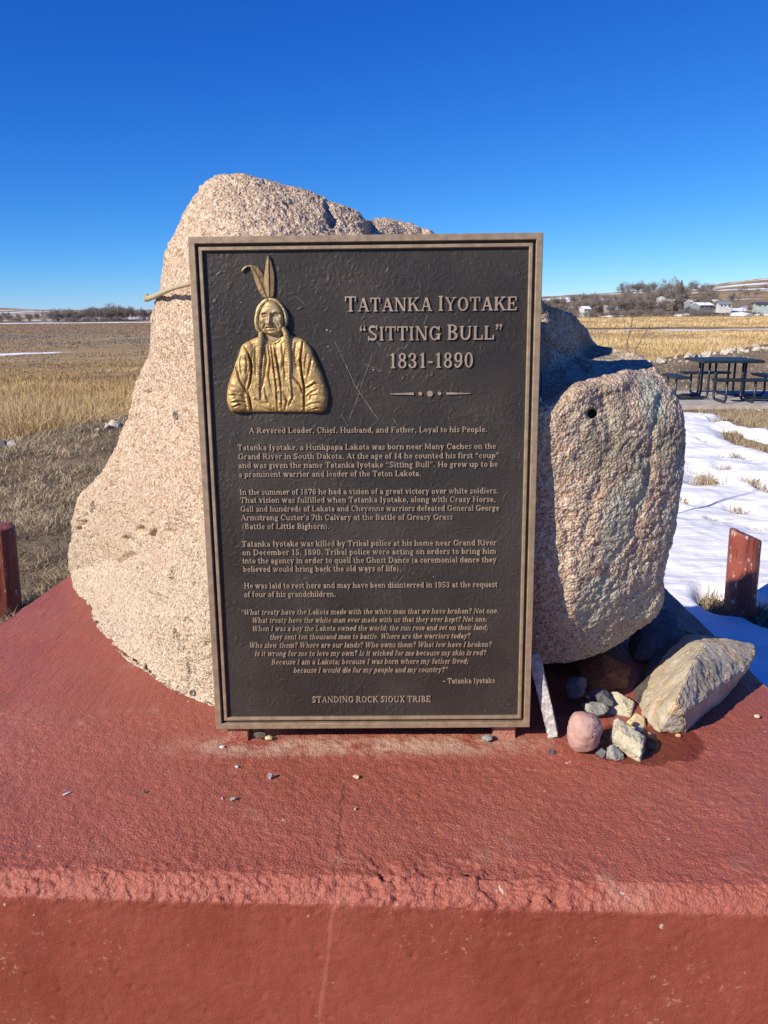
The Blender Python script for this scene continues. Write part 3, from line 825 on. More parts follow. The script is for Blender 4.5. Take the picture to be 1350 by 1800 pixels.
# --- lettering: slab-serif glyphs drawn as pieces, then raised from the panel
CAP, XH = 700, 480
class Glyph:
    def __init__(s): s.p = []
    def quad(s, *q): s.p.append([tuple(map(float, x)) for x in q])
    def rect(s, x0, y0, x1, y1): s.quad((x0, y0), (x1, y0), (x1, y1), (x0, y1))
    def v(s, x, y0, y1, ser='', t=116):
        s.rect(x - t / 2, y0, x + t / 2, y1)
        o, h = 54, 54
        if 'b' in ser: s.rect(x - t / 2 - o, y0, x + t / 2 + o, y0 + h)
        if 'r' in ser: s.rect(x, y0, x + t / 2 + o, y0 + h)
        if 't' in ser: s.rect(x - t / 2 - o, y1 - h, x + t / 2 + o, y1)
        if 'l' in ser: s.rect(x - t / 2 - o, y1 - h, x + t / 2, y1)
    def n(s, x, y0, y1, ser=''): s.v(x, y0, y1, ser, 62)
    def h(s, x0, x1, y, t=58): s.rect(x0, y, x1, y + t)
    def d(s, x0, y0, x1, y1, t=110): s.quad((x0 - t / 2, y0), (x0 + t / 2, y0), (x1 + t / 2, y1), (x1 - t / 2, y1))
    def a(s, cx, cy, rx, ry, a0=0, a1=360, T=118, t=62, inv=False):
        n = max(4, int(abs(a1 - a0) / 20))
        def pt(a, k):
            c, q = math.cos(R_(a)), math.sin(R_(a))
            w = abs(q) if inv else abs(c)
            th = t + (T - t) * w ** 1.5
            return (cx + (rx - th * k) * c, cy + (ry - th * k) * q)
        for i in range(n):
            b0, b1 = a0 + (a1 - a0) * i / n, a0 + (a1 - a0) * (i + 1) / n
            s.quad(pt(b0, 0), pt(b1, 0), pt(b1, 1), pt(b0, 1))
    def o(s, x, y, r): s.p.append([(x + r * math.cos(k * math.pi / 5), y + r * math.sin(k * math.pi / 5)) for k in range(10)])
GL = {}
def G(ch, w, fn):
    g = Glyph(); fn(g); GL[ch] = (w, g.p)
G('a', 470, lambda g: (g.v(345, 40, 330, ''), g.a(225, 330, 172, 150, 0, 150), g.o(110, 360, 52), g.a(220, 140, 165, 150), g.h(340, 450, 0)))
G('b', 520, lambda g: (g.v(115, 0, 720, 'l'), g.a(280, 240, 190, 248)))
G('c', 440, lambda g: (g.a(245, 240, 195, 248, 48, 318), g.o(350, 360, 56)))
G('d', 530, lambda g: (g.v(400, 0, 720, 'lr'), g.a(240, 240, 195, 248)))
G('e', 460, lambda g: (g.a(240, 240, 195, 248, 0, 320), g.h(60, 420, 225)))
G('f', 330, lambda g: (g.v(140, 0, 560, 'b'), g.a(230, 560, 142, 165, 55, 180), g.o(300, 650, 54), g.h(20, 280, 436)))
G('g', 470, lambda g: (g.a(215, 310, 165, 178), g.a(220, -90, 190, 118), g.d(130, 150, 110, -10, 90), g.h(110, 330, -10, 80), g.o(395, 450, 50)))
G('h', 560, lambda g: (g.v(115, 0, 720, 'lb'), g.a(290, 310, 192, 180, 0, 165), g.v(430, 0, 310, 'b')))
G('i', 260, lambda g: (g.v(130, 0, 480, 'lb'), g.o(130, 640, 66)))
G('k', 550, lambda g: (g.v(115, 0, 720, 'lb'), g.d(390, 460, 165, 190, 60), g.d(270, 320, 430, 0, 120), g.h(300, 490, 440), g.h(340, 550, 0)))
G('l', 260, lambda g: g.v(130, 0, 720, 'lb'))
G('m', 820, lambda g: (g.v(115, 0, 480, 'lb'), g.a(265, 310, 182, 180, 0, 165), g.v(400, 0, 310, 'b'), g.a(550, 310, 182, 180, 0, 165), g.v(685, 0, 310, 'b')))
G('n', 560, lambda g: (g.v(115, 0, 480, 'lb'), g.a(290, 310, 192, 180, 0, 165), g.v(430, 0, 310, 'b')))
G('o', 490, lambda g: g.a(245, 240, 200, 248))
G('p', 530, lambda g: (g.v(125, -200, 480, 'lb'), g.a(290, 240, 190, 248)))
G('q', 530, lambda g: (g.v(400, -200, 480, 'b'), g.a(240, 240, 195, 248)))
G('r', 420, lambda g: (g.v(125, 0, 480, 'lb'), g.a(270, 320, 150, 165, 45, 165), g.o(345, 425, 58)))
G('s', 400, lambda g: (g.a(205, 355, 150, 132, 25, 270, 80, 70, True), g.a(200, 128, 155, 134, -155, 90, 80, 70, True), g.n(345, 340, 480), g.n(65, 0, 130)))
G('t', 340, lambda g: (g.v(140, 110, 620), g.a(235, 120, 147, 128, 180, 320), g.h(20, 290, 436)))
G('u', 560, lambda g: (g.v(115, 160, 480, 'l'), g.a(270, 170, 207, 178, 180, 350), g.v(430, 0, 480, 'lr')))
G('v', 500, lambda g: (g.d(110, 480, 250, 0, 120), g.d(395, 480, 262, 0, 56), g.h(10, 210, 440), g.h(310, 490, 440)))
G('w', 740, lambda g: (g.d(105, 480, 235, 0, 115), g.d(375, 480, 247, 0, 56), g.d(365, 480, 495, 0, 115), g.d(635, 480, 507, 0, 56), g.h(10, 200, 440), g.h(290, 450, 440), g.h(560, 730, 440)))
G('x', 500, lambda g: (g.d(130, 480, 370, 0, 115), g.d(370, 480, 120, 0, 56), g.h(30, 230, 440), g.h(290, 470, 440), g.h(20, 210, 0), g.h(270, 490, 0)))
G('y', 500, lambda g: (g.d(110, 480, 255, 0, 120), g.d(405, 480, 190, -200, 58), g.h(10, 210, 440), g.h(320, 490, 440), g.o(140, -165, 58)))
G('z', 440, lambda g: (g.h(50, 390, 436), g.h(50, 390, 0), g.d(340, 460, 110, 30, 110), g.n(70, 340, 480), g.n(370, 0, 140)))
G('A', 700, lambda g: (g.d(335, 700, 120, 0, 56), g.d(350, 700, 580, 0, 132), g.h(190, 510, 215), g.h(20, 220, 0), g.h(460, 690, 0)))
G('B', 610, lambda g: (g.v(150, 0, 700, 'bt'), g.a(300, 530, 215, 170, -90, 90, 120), g.a(310, 185, 245, 185, -90, 90, 120), g.h(180, 310, 654), g.h(180, 310, 345), g.h(180, 310, 0)))
G('C', 660, lambda g: (g.a(345, 350, 290, 358, 45, 318, 124), g.n(590, 450, 700), ))
G('D', 710, lambda g: (g.v(150, 0, 700, 'bt'), g.a(330, 350, 320, 350, -90, 90, 124), g.h(180, 340, 654), g.h(180, 340, 0)))
G('E', 620, lambda g: (g.v(150, 0, 700, 'bt'), g.h(180, 560, 654), g.h(180, 570, 0), g.h(180, 400, 335), g.n(545, 0, 190), g.n(535, 510, 700), g.n(400, 250, 450)))
G('F', 590, lambda g: (g.v(150, 0, 700, 'bt'), g.h(180, 550, 654), g.h(180, 390, 335), g.n(530, 500, 700), g.n(390, 250, 450)))
G('G', 720, lambda g: (g.a(345, 350, 290, 358, 45, 320, 124), g.v(575, 30, 290), g.h(440, 690, 270), g.n(590, 470, 700)))
G('H', 750, lambda g: (g.v(150, 0, 700, 'bt'), g.v(600, 0, 700, 'bt'), g.h(180, 580, 330)))
G('I', 330, lambda g: g.v(165, 0, 700, 'bt', 116))
G('K', 720, lambda g: (g.v(150, 0, 700, 'bt'), g.d(560, 680, 190, 270, 64), g.d(330, 420, 600, 0, 130), g.h(440, 660, 656), g.h(490, 720, 0)))
G('L', 600, lambda g: (g.v(150, 0, 700, 'bt'), g.h(180, 560, 0), g.n(545, 0, 230)))
G('M', 840, lambda g: (g.n(120, 0, 700, 'b'), g.v(700, 0, 700, 'bt'), g.d(150, 700, 410, 60, 125), g.d(690, 700, 420, 60, 52), g.h(30, 200, 656)))
G('N', 740, lambda g: (g.n(130, 0, 700, 'b'), g.n(610, 0, 700, 't'), g.d(150, 700, 590, 0, 130), g.h(30, 200, 656)))
G('O', 700, lambda g: g.a(350, 350, 300, 358, 0, 360, 126))
G('P', 590, lambda g: (g.v(150, 0, 700, 'bt'), g.a(310, 505, 240, 195, -90, 90, 120), g.h(180, 320, 654), g.h(180, 320, 310)))
G('R', 690, lambda g: (g.v(150, 0, 700, 'bt'), g.a(310, 520, 240, 180, -90, 90, 120), g.h(180, 320, 654), g.h(180, 330, 340), g.d(360, 350, 570, 0, 130), g.h(500, 680, 0)))
G('S', 560, lambda g: (g.a(285, 515, 205, 190, 35, 270, 112, 84, True), g.a(275, 185, 215, 192, -150, 90, 112, 84, True), g.n(485, 490, 700), g.n(75, 0, 200)))
G('T', 640, lambda g: (g.v(320, 0, 700, 'b', 116), g.h(40, 600, 654), g.n(62, 480, 700), g.n(578, 480, 700)))
G('U', 730, lambda g: (g.v(150, 220, 700, 't'), g.n(590, 220, 700, 't'), g.a(355, 230, 259, 238, 180, 360, 104)))
G('V', 700, lambda g: (g.d(120, 700, 350, 0, 132), g.d(570, 700, 362, 0, 56), g.h(20, 240, 656), g.h(460, 680, 656)))
G('W', 950, lambda g: (g.d(110, 700, 290, 0, 130), g.d(480, 700, 300, 0, 56), g.d(465, 700, 640, 0, 130), g.d(840, 700, 650, 0, 56), g.h(10, 230, 656), g.h(370, 580, 656), g.h(740, 940, 656)))
G('X', 700, lambda g: (g.d(150, 700, 540, 0, 132), g.d(540, 700, 150, 0, 56), g.h(40, 270, 656), g.h(440, 650, 656), g.h(40, 260, 0), g.h(430, 670, 0)))
G('Y', 690, lambda g: (g.d(110, 700, 345, 320, 130), g.d(580, 700, 355, 320, 56), g.v(350, 0, 330, 'b', 116), g.h(20, 240, 656), g.h(470, 680, 656)))
G('0', 520, lambda g: g.a(260, 350, 215, 358, 0, 360, 112))
G('1', 440, lambda g: (g.v(240, 0, 700, 'b', 116), g.h(90, 200, 580, 56)))
G('2', 520, lambda g: (g.a(255, 520, 200, 185, -20, 170, 112), g.o(110, 500, 62), g.d(400, 480, 110, 40, 90), g.h(70, 450, 0, 90)))
G('3', 520, lambda g: (g.a(240, 525, 195, 180, -80, 150, 112), g.a(240, 185, 215, 192, -150, 85, 116), g.h(170, 290, 340), g.o(100, 550, 62), g.o(95, 140, 62)))
G('4', 540, lambda g: (g.v(365, 0, 700, 'b', 116), g.d(365, 700, 60, 190, 60), g.h(30, 510, 170, 60)))
G('5', 520, lambda g: (g.a(245, 215, 220, 222, -150, 120, 116), g.n(125, 330, 700), g.h(105, 430, 610, 90), g.o(95, 150, 62)))
G('6', 520, lambda g: (g.a(260, 220, 210, 228, 0, 360, 112), g.a(330, 350, 285, 358, 75, 180, 112), g.o(405, 590, 58)))
G('7', 500, lambda g: (g.h(70, 460, 610, 90), g.n(75, 500, 700), g.d(420, 620, 210, 0, 110)))
G('8', 520, lambda g: (g.a(260, 530, 185, 178, 0, 360, 104), g.a(260, 190, 215, 198, 0, 360, 112)))
G('9', 520, lambda g: (g.a(260, 480, 210, 228, 0, 360, 112), g.a(190, 350, 285, 358, -105, 0, 112), g.o(115, 110, 58)))
G('.', 250, lambda g: g.o(125, 60, 68))
G(',', 250, lambda g: (g.o(125, 60, 68), g.d(165, 60, 95, -150, 50)))
G(';', 260, lambda g: (g.o(125, 60, 68), g.d(165, 60, 95, -150, 50), g.o(125, 400, 68)))
G('-', 340, lambda g: g.h(50, 290, 220, 84))
G('~', 460, lambda g: (g.quad((50, 230), (130, 320), (170, 270), (70, 190)), g.quad((130, 320), (300, 210), (330, 270), (165, 370)), g.quad((300, 210), (420, 330), (390, 370), (310, 300))))
G('?', 460, lambda g: (g.a(230, 540, 180, 168, -70, 170, 108), g.n(245, 210, 400), g.o(90, 520, 58), g.o(240, 60, 68)))
G('(', 320, lambda g: g.a(330, 250, 240, 480, 115, 245, 90, 30))
G(')', 320, lambda g: g.a(-10, 250, 240, 480, -65, 65, 90, 30))
G('\u2019', 230, lambda g: (g.o(115, 640, 64), g.d(150, 640, 85, 450, 48)))
G('\u201d', 420, lambda g: (g.o(115, 640, 64), g.d(150, 640, 85, 450, 48), g.o(295, 640, 64), g.d(330, 640, 265, 450, 48)))
G('\u201c', 420, lambda g: (g.o(125, 510, 64), g.d(150, 700, 85, 510, 48), g.o(305, 510, 64), g.d(330, 700, 265, 510, 48)))
SP = 250
def text_mesh(name, text, p0, p1, cap_px, smallcaps=0, shear=0.0, top=.0022):
    """p0,p1: photo pixels of the two ends of the base line"""
    A = uv(*p0); B = uv(*p1)
    mid_px = ((p0[0] + p1[0]) / 2, (p0[1] + p1[1]) / 2)
    capm = np.linalg.norm(uv(mid_px[0], mid_px[1] - cap_px) - uv(*mid_px))
    sc = capm / CAP
    x, pieces = 0.0, []
    prev_sp = True
    for ch in text:
        if ch == ' ':
            x += SP; prev_sp = True; continue
        k = 1.0
        if smallcaps and ch.isalpha():
            k = 1.0 if prev_sp else smallcaps
        if ch not in '\u201c(': prev_sp = False
        w, ps = GL[ch]
        for p in ps:
            pieces.append([(x + (a + shear * b) * k, b * k) for a, b in p])
        x += w * k + 26
    total = x - 26
    e = B - A
    L = np.linalg.norm(e); ex = e / L; ey = np.array([-ex[1], ex[0]])
    sx = L / total
    V, T, S, T10 = [], [], [], []
    nv = 0
    for i, p in enumerate(pieces):
        P = np.array([A + ex * a * sx + ey * b * sc for a, b in p])
        ar = np.sum(P[:, 0] * np.roll(P[:, 1], -1) - np.roll(P[:, 0], -1) * P[:, 1])
        if ar < 0: P = P[::-1]
        n = len(P)
        zt = PZ + top + .000012 * (i % 29)
        V.append(np.concatenate([np.c_[P, np.full(n, zt)], np.c_[P, np.full(n, PZ - .001)]]))
        (T if n == 4 else T10).append(nv + np.arange(n))
        for k in range(n):
            S.append((nv + k, nv + n + k, nv + n + (k + 1) % n, nv + (k + 1) % n))
        nv += 2 * n
    return npmesh(name, np.vstack(V), [np.array(T + S if T else S), np.array(T10)] if T10 else [np.array(T + S)], False)
TL = [
 ('TATANKA IYOTAKE', 605.4, 547.6, 910.3, 545, 26.5, .90, 0), ('\u201cSITTING BULL\u201d', 630, 599, 885, 596.4, 27, .90, 0), ('1831-1890', 682.9, 647.4, 833.2, 645.9, 26.5, 0, 0),
 ('A Revered Leader, Chief, Husband, and Father, Loyal to his People.', 436.5, 762.2, 857.5, 760, 9.7, 0, 0),
 ('Tatanka Iyotake, a Hunkpapa Lakota was born near Many Caches on the', 416.3, 792.3, 873, 789.7, 9.7, 0, 0),
 ('Grand River in South Dakota. At the age of 14 he counted his first \u201ccoup\u201d', 417.1, 808.2, 878.6, 806, 9.7, 0, 0),
 ('and was given the name Tatanka Iyotake \u201cSitting Bull\u201d. He grew up to be', 417.6, 823.7, 876.4, 821.5, 9.7, 0, 0),
 ('a prominent warrior and leader of the Teton Lakota.', 418.4, 839.6, 740.7, 837.8, 9.7, 0, 0),
 ('In the summer of 1876 he had a vision of a great victory over white soldiers.', 420, 870.9, 877, 868.3, 9.6, 0, 0),
 ('That vision was fulfilled when Tatanka Iyotake, along with Crazy Horse,', 421, 885.1, 872.5, 883.4, 9.6, 0, 0),
 ('Gall and hundreds of Lakota and Cheyenne warriors defeated General George', 421.4, 900.6, 878.6, 898.8, 9.6, 0, 0),
 ('Armstrong Custer\u2019s 7th Calvary at the Battle of Greasy Grass', 422.3, 916, 796.5, 914.7, 9.6, 0, 0),
 ('(Battle of Little Bighorn).', 424, 931.5, 579.5, 931, 9.6, 0, 0),
 ('Tatanka Iyotake was killed by Tribal police at his home near Grand River', 424, 962.4, 874, 959.9, 9.5, 0, 0),
 ('on December 15, 1890. Tribal police were acting on orders to bring him', 424.9, 977.5, 873.4, 974.9, 9.5, 0, 0),
 ('into the agency in order to quell the Ghost Dance (a ceremonial dance they', 425.3, 992, 873.8, 990, 9.5, 0, 0),
 ('believed would bring back the old ways of life).', 426.2, 1007, 705.4, 1005.4, 9.5, 0, 0),
 ('He was laid to rest here and may have been disinterred in 1953 at the request', 427.9, 1036.3, 875.5, 1033.7, 9.4, 0, 0),
 ('of four of his grandchildren.', 427.9, 1051.4, 590.3, 1050.5, 9.4, 0, 0),
 ('\u201cWhat treaty have the Lakota made with the white man that we have broken? Not one.', 421.5, 1082.7, 877.1, 1080, 8.8, 0, .24),
 ('What treaty have the white man ever made with us that they ever kept? Not one.', 441.3, 1097, 856.9, 1094.7, 8.8, 0, .24),
 ('When I was a boy the Lakota owned the world; the sun rose and set on their land;', 441.7, 1111.6, 858.3, 1109.3, 8.8, 0, .24),
 ('they sent ten thousand men to battle. Where are the warriors today?', 473, 1126.3, 827, 1124, 8.8, 0, .24),
 ('Who slew them? Where are our lands? Who owns them? What law have I broken?', 436.2, 1141, 864.7, 1139.2, 8.8, 0, .24),
 ('Is it wrong for me to love my own? Is it wicked for me because my skin is red?', 445.9, 1155.7, 855, 1153.9, 8.8, 0, .24),
 ('Because I am a Lakota; because I was born where my father lived;', 475.7, 1170.4, 823.9, 1168.6, 8.8, 0, .24),
 ('because I would die for my people and my country?\u201d', 514.8, 1185, 787.1, 1183.8, 8.8, 0, .24),
 ('~ Tatanka Iyotake', 778.4, 1204, 871.6, 1203, 8.8, 0, 0),
 ('STANDING ROCK SIOUX TRIBE', 547.8, 1237.5, 757.7, 1236.6, 10.4, 0, 0)]
for i, (s, x0, y0, x1, y1, cap, smc, sh) in enumerate(TL):
    nm = 'title_lettering' if i < 3 else 'line_of_lettering'
    obj(nm, text_mesh(nm, s, (x0, y0), (x1, y1), cap, smc, sh, .0034 if i < 3 else .0021), M['letter'], plaque)
# ornament: two tapering bars and three dots
def prism(name, pts, top, mat, parent, n=None):
    P = uv(*np.array(pts, float).T)
    bm = bmesh.new()
    f = bm.faces.new([bm.verts.new((a, b, PZ - .001)) for a, b in P])
    r = bmesh.ops.extrude_face_region(bm, geom=[f])
    for v in r['geom']:
        if isinstance(v, bmesh.types.BMVert): v.co.z = PZ + top
    return bm_obj(name, bm, mat, parent)
prism('ornament_bar', [(685.5, 692.6), (727, 690.0), (728, 694.6), (685.5, 693.4)], .003, M['letter'], plaque)
prism('ornament_bar', [(785, 690.0), (828, 691.4), (828, 692.4), (785, 694.0)], .003, M['letter'], plaque)
for cx, cy, r in ((739, 692.3, 3.3), (756, 692.3, 5.2), (773, 691.9, 3.2)):
    prism('ornament_dot', [(cx + r * math.cos(k * math.pi / 8), cy - r * math.sin(k * math.pi / 8)) for k in range(16)], .003, M['letter'], plaque)
# pale scratches and chips in the patina
pale = m_plain('scraped_bare_metal', (.42, .39, .35), .5, .3, .3, 200)
rng = random.Random(5)
def scratch(a, b, w=.5):
    n = 9
    bm = bmesh.new()
    left, right = [], []
    pts = [(a[0] + (b[0] - a[0]) * k / n + rng.uniform(-.5, .5), a[1] + (b[1] - a[1]) * k / n + rng.uniform(-.5, .5)) for k in range(n + 1)]
    P = uv(*np.array(pts).T); d = P[-1] - P[0]; nrm = np.array([-d[1], d[0]]) / (np.linalg.norm(d) + 1e-9) * w * .0005
    rows_ = [(bm.verts.new((*(c - nrm * rng.uniform(.15, 1)), PZ + .0012)), bm.verts.new((*(c + nrm * rng.uniform(.15, 1)), PZ + .0012))) for c in P]
    for (a0, b0), (a1, b1) in zip(rows_, rows_[1:]): bm.faces.new((a0, a1, b1, b0))
    bm_obj('scratch', bm, pale, plaque)
for a, b, w in (((588, 600), (625, 680), .5), ((625, 680), (664, 738), .8), ((632, 690), (612, 742), .5), ((655, 622), (630, 690), .45), ((660, 595), (668, 608), .9), ((518, 520), (537, 536), .5), ((752, 553), (745, 570), .8),
                ((716, 606), (710, 614), .9), ((556, 745), (540, 760), .5), ((600, 730), (612, 752), .5), ((640, 640), (660, 648), .5), ((690, 735), (700, 752), .5), ((520, 775), (535, 770), .5)):
    scratch(a, b, w)
for (cx, cy, r) in ((574, 580, 3), (580, 582, 2), (576, 609, 2.4), (656, 650, 2.6), (668, 652, 1.5), (604, 611, 1), (622, 494, 1), (614, 492, .9), (685, 655, 1), (663, 647, 1.2), (552, 1237, .9), (895, 1241, 1), (853, 1253, .9), (700, 1052, .9), (896, 1159, .9), (762, 1016, 1.3), (422, 531, 1.6), (414, 1124, 1)):
    bm = bmesh.new()
    P = uv(*np.array([(cx + r * rng.uniform(.4, 1.1) * math.cos(k * 1.05), cy + .7 * r * rng.uniform(.4, 1.1) * math.sin(k * 1.05)) for k in range(6)]).T)
    bm.faces.new([bm.verts.new((*c, PZ + .0013)) for c in P])
    bm_obj('paint_chip', bm, pale, plaque)
# two short painted feet under the plaque
for x0, x1 in ((400.5, 438), (868, 907.5)):
    a = at_z(x0, 1302, ZP); b = at_z(x1, 1300, ZP)
    bm = bmesh.new(); add_box(bm, (a[0], 1.388, ZP - .004), (b[0], 1.43, .765), .002)
    o = bm_obj('foot', bm, M['red'], None)
    o.parent = plaque; o.matrix_parent_inverse = plaque.matrix_world.inverted()

# --- portrait relief (built in a flat drawing frame of the figure, then laid on the panel)
def zpx(z):
    z = np.asarray(z, float); return 380 + z[..., 0] / 5.625, 430 + z[..., 1] / 5.625
def seg_dist(P, A, B):
    ab = B - A; t = np.clip(((P - A) @ ab) / (ab @ ab + 1e-9), 0, 1)
    return np.hypot(*(P - (A + t[:, None] * ab)).T), t
def line_dist(P, L):
    L = np.array(L, float); best = np.full(len(P), 1e9); par = np.zeros(len(P)); n = len(L) - 1; sgn = np.zeros(len(P))
    for i, (A, B) in enumerate(zip(L, L[1:])):
        d, t = seg_dist(P, A, B); m = d < best
        ab = B - A
        sd = (ab[0] * (P[:, 1] - A[1]) - ab[1] * (P[:, 0] - A[0]))
        best = np.where(m, d, best); par = np.where(m, (i + t) / n, par); sgn = np.where(m, sd, sgn)
    return best, par, np.sign(sgn)
def inside(P, poly):
    poly = np.array(poly, float); r = np.zeros(len(P), bool)
    for A, B in zip(poly, np.roll(poly, -1, 0)):
        c = ((A[1] > P[:, 1]) != (B[1] > P[:, 1]))
        xx = (B[0] - A[0]) * (P[:, 1] - A[1]) / (B[1] - A[1] + 1e-12) + A[0]
        r ^= c & (P[:, 0] < xx)
    return r
def poly_sd(P, poly):
    d = line_dist(P, list(poly) + [poly[0]])[0]
    return np.where(inside(P, poly), d, -d)
def smooth_poly(poly, n=160): return catmull(np.array(poly, float), n, True)
UNIT = .61 / 600 / 5.625      # metres per drawing unit
relief = obj('portrait_relief', npmesh('portrait_relief', [(0, 0, PZ)] * 3, np.array([[0, 1, 2]])), M['gold'], plaque)
def relief_mesh(name, poly, hfun, mat, step=5.0, base=0.0, parent=relief, own=None):
    """polar grid of the outline filled ring by ring, so that the rim follows the outline exactly"""
    con = smooth_poly(poly, int(max(120, sum(np.linalg.norm(np.diff(np.array(poly, float), axis=0), axis=1)) / step)))
    cen = con.mean(0)
    xs = np.arange(con[:, 0].min() + step / 2, con[:, 0].max(), step); ys = np.arange(con[:, 1].min() + step / 2, con[:, 1].max(), step)
    gx, gy = np.meshgrid(xs, ys); P = np.stack([gx.ravel(), gy.ravel()], 1)
    sd = poly_sd(P, con[::2])
    P = P[sd > step * .55]
    allp = np.vstack([con, P])
    from mathutils.geometry import delaunay_2d_cdt
    n = len(con)
    vv, ee, ff, *_ = delaunay_2d_cdt([Vector(p) for p in allp], [(i, (i + 1) % n) for i in range(n)], [], 1, 1e-4)
    Q = np.array([tuple(v) for v in vv])
    h = hfun(Q, np.maximum(poly_sd(Q, con), 0))
    U = uv(*zpx(Q))
    V = np.c_[U, PZ + (base + h) * UNIT]
    Fs = np.array([tuple(f) for f in ff if len(f) == 3])
    Fs = Fs[inside(Q[Fs].mean(1), con)]
    # skirt down to the panel
    order = np.arange(n)
    Vb = np.c_[uv(*zpx(Q[:n])), np.full(n, PZ - .001)]
    tri = Fs
    k = len(V); i = np.arange(n)
    sk = np.stack([i, (i + 1) % n, k + (i + 1) % n, k + i], 1)
    me = npmesh(name, np.vstack([V, Vb]), [tri, sk])
    bm = bmesh.new(); bm.from_mesh(me); bmesh.ops.recalc_face_normals(bm, faces=bm.faces)
    for e in bm.edges:
        if len(e.link_faces) == 2 and e.calc_face_angle(0) > 1.0: e.smooth = False
    bm.to_mesh(me); bm.free()
    if own is not None:
        me.materials.append(mat); own.data = me; return own
    return obj(name, me, mat, parent)
def dome(sd, R, h): return h * np.sqrt(np.clip(1 - (1 - np.clip(sd / R, 0, 1)) ** 2, 0, 1))
def gv_(P, L, w, d, fade=True):
    b, t, s = line_dist(P, L)
    f = np.sin(np.clip(t, 0, 1) * math.pi) ** .5 if fade else 1
    return d * np.exp(-(b / w) ** 2) * f
def bump_(P, c, rx, ry, h): return h * np.exp(-(((P[:, 0] - c[0]) / rx) ** 2 + ((P[:, 1] - c[1]) / ry) ** 2))
torso = [(470, 900), (420, 908), (340, 938), (262, 985), (235, 1030), (205, 1120), (172, 1210), (132, 1320), (110, 1400), (97, 1490), (100, 1560), (120, 1620), (150, 1657), (230, 1661), (340, 1661), (600, 1661), (880, 1661), (1030, 1656), (1080, 1625), (1102, 1560), (1102, 1480), (1086, 1400), (1058, 1310), (1012, 1190), (970, 1090), (925, 1005), (862, 945), (760, 900), (700, 885), (640, 900), (560, 960)]
def h_torso(P, sd):
    h = dome(sd, 46, 30) + dome(sd, 150, 26)
    q3 = np.c_[P, P[:, 0] * 0]
    # chest swell, and arms as long round forms in front
    h += bump_(P, (590, 1250), 200, 330, 16)
    for L, w, a in (([(285, 1030), (265, 1180), (215, 1340), (185, 1480), (215, 1610)], 82, 26), ([(890, 1010), (945, 1180), (990, 1340), (1010, 1470), (985, 1590)], 88, 26)):
        b, t, s = line_dist(P, L); h += a * np.sqrt(np.clip(1 - (b / w) ** 2, 0, 1))
    for L, w, d in (([(262, 985), (315, 1060), (345, 1160), (352, 1260), (335, 1370), (310, 1450)], 7, 28), ([(310, 1450), (330, 1540), (350, 1655)], 10, 34),
                    ([(860, 950), (848, 1030), (832, 1140), (848, 1290), (870, 1410), (868, 1520), (872, 1655)], 8, 28),
                    ([(208, 1120), (200, 1220), (235, 1340), (290, 1440), (300, 1490)], 8, 18), ([(255, 1080), (240, 1160), (262, 1290)], 9, 8), ([(300, 1080), (310, 1180), (300, 1290)], 9, 8),
                    ([(105, 1495), (180, 1480), (250, 1495), (305, 1530)], 8, 18), ([(150, 1560), (215, 1545), (300, 1560)], 7, 16), ([(165, 1610), (230, 1580), (310, 1610)], 7, 14), ([(120, 1440), (170, 1455), (240, 1470)], 7, 10),
                    ([(885, 1420), (940, 1390), (975, 1365), (1055, 1395)], 8, 24), ([(895, 1500), (950, 1450), (1010, 1430)], 7, 14), ([(930, 1540), (935, 1490), (1000, 1480), (1075, 1510)], 6, 14), ([(880, 1610), (940, 1570), (1020, 1560), (1090, 1590)], 8, 12), ([(915, 1640), (1000, 1615), (1070, 1630)], 6, 10),
                    ([(900, 1080), (880, 1180), (880, 1310)], 9, 9), ([(950, 1120), (920, 1240), (905, 1330)], 9, 10), ([(760, 1310), (820, 1380), (860, 1480)], 7, 22), ([(740, 1520), (800, 1580), (850, 1620)], 7, 10),
                    ([(480, 1010), (500, 1120), (480, 1290), (445, 1450)], 10, 12), ([(520, 990), (540, 1150), (520, 1300), (560, 1460)], 9, 11), ([(390, 1000), (385, 1150), (400, 1300)], 9, 11),
                    ([(650, 960), (665, 1110), (650, 1260)], 10, 10), ([(690, 1010), (670, 1190), (690, 1330)], 9, 11), ([(790, 960), (770, 1090), (800, 1230)], 9, 11), ([(590, 960), (600, 1120), (640, 1330), (640, 1440)], 8, 9),
                    ([(380, 1520), (450, 1560), (520, 1570)], 9, 22), ([(480, 1400), (500, 1520), (560, 1600)], 9, 12), ([(400, 1590), (470, 1620), (560, 1650)], 8, 10), ([(660, 1450), (700, 1540), (680, 1640)], 8, 11), ([(720, 1420), (760, 1500), (720, 1600)], 8, 11),
                    ([(545, 985), (555, 1100), (575, 1250), (598, 1420), (606, 1655)], 5, 16), ([(575, 985), (590, 1100), (618, 1260), (645, 1440), (652, 1655)], 5, 12)):
        h -= gv_(P, L, w * 1.15, d * 1.5)
        h += gv_(P, np.array(L) + np.array([-15, -6]), w * 1.4, d * .55)
    for c in ((570, 1085), (590, 1200), (592, 1322), (608, 1450), (630, 1560), (632, 1640)):
        h += bump_(P, c, 11, 11, 14)
    h += gv_(P, [(500, 935), (530, 958), (570, 972), (610, 955), (645, 915)], 9, 14)
    h -= gv_(P, [(490, 955), (525, 980), (570, 992), (620, 972), (655, 930)], 6, 10)
    h += fbm(q3, .018, 3) * 5 + fbm(q3 * np.array([1, .35, 1]), .045, 2) * 2.2
    return h
relief_mesh('portrait_relief', torso, h_torso, M['gold'], 5.5, own=relief)
face = [(508, 560), (475, 590), (445, 640), (425, 700), (418, 760), (430, 830), (470, 880), (480, 920), (515, 955), (570, 965), (620, 945), (640, 900), (662, 830), (668, 760), (662, 690), (640, 630), (600, 580), (560, 560)]
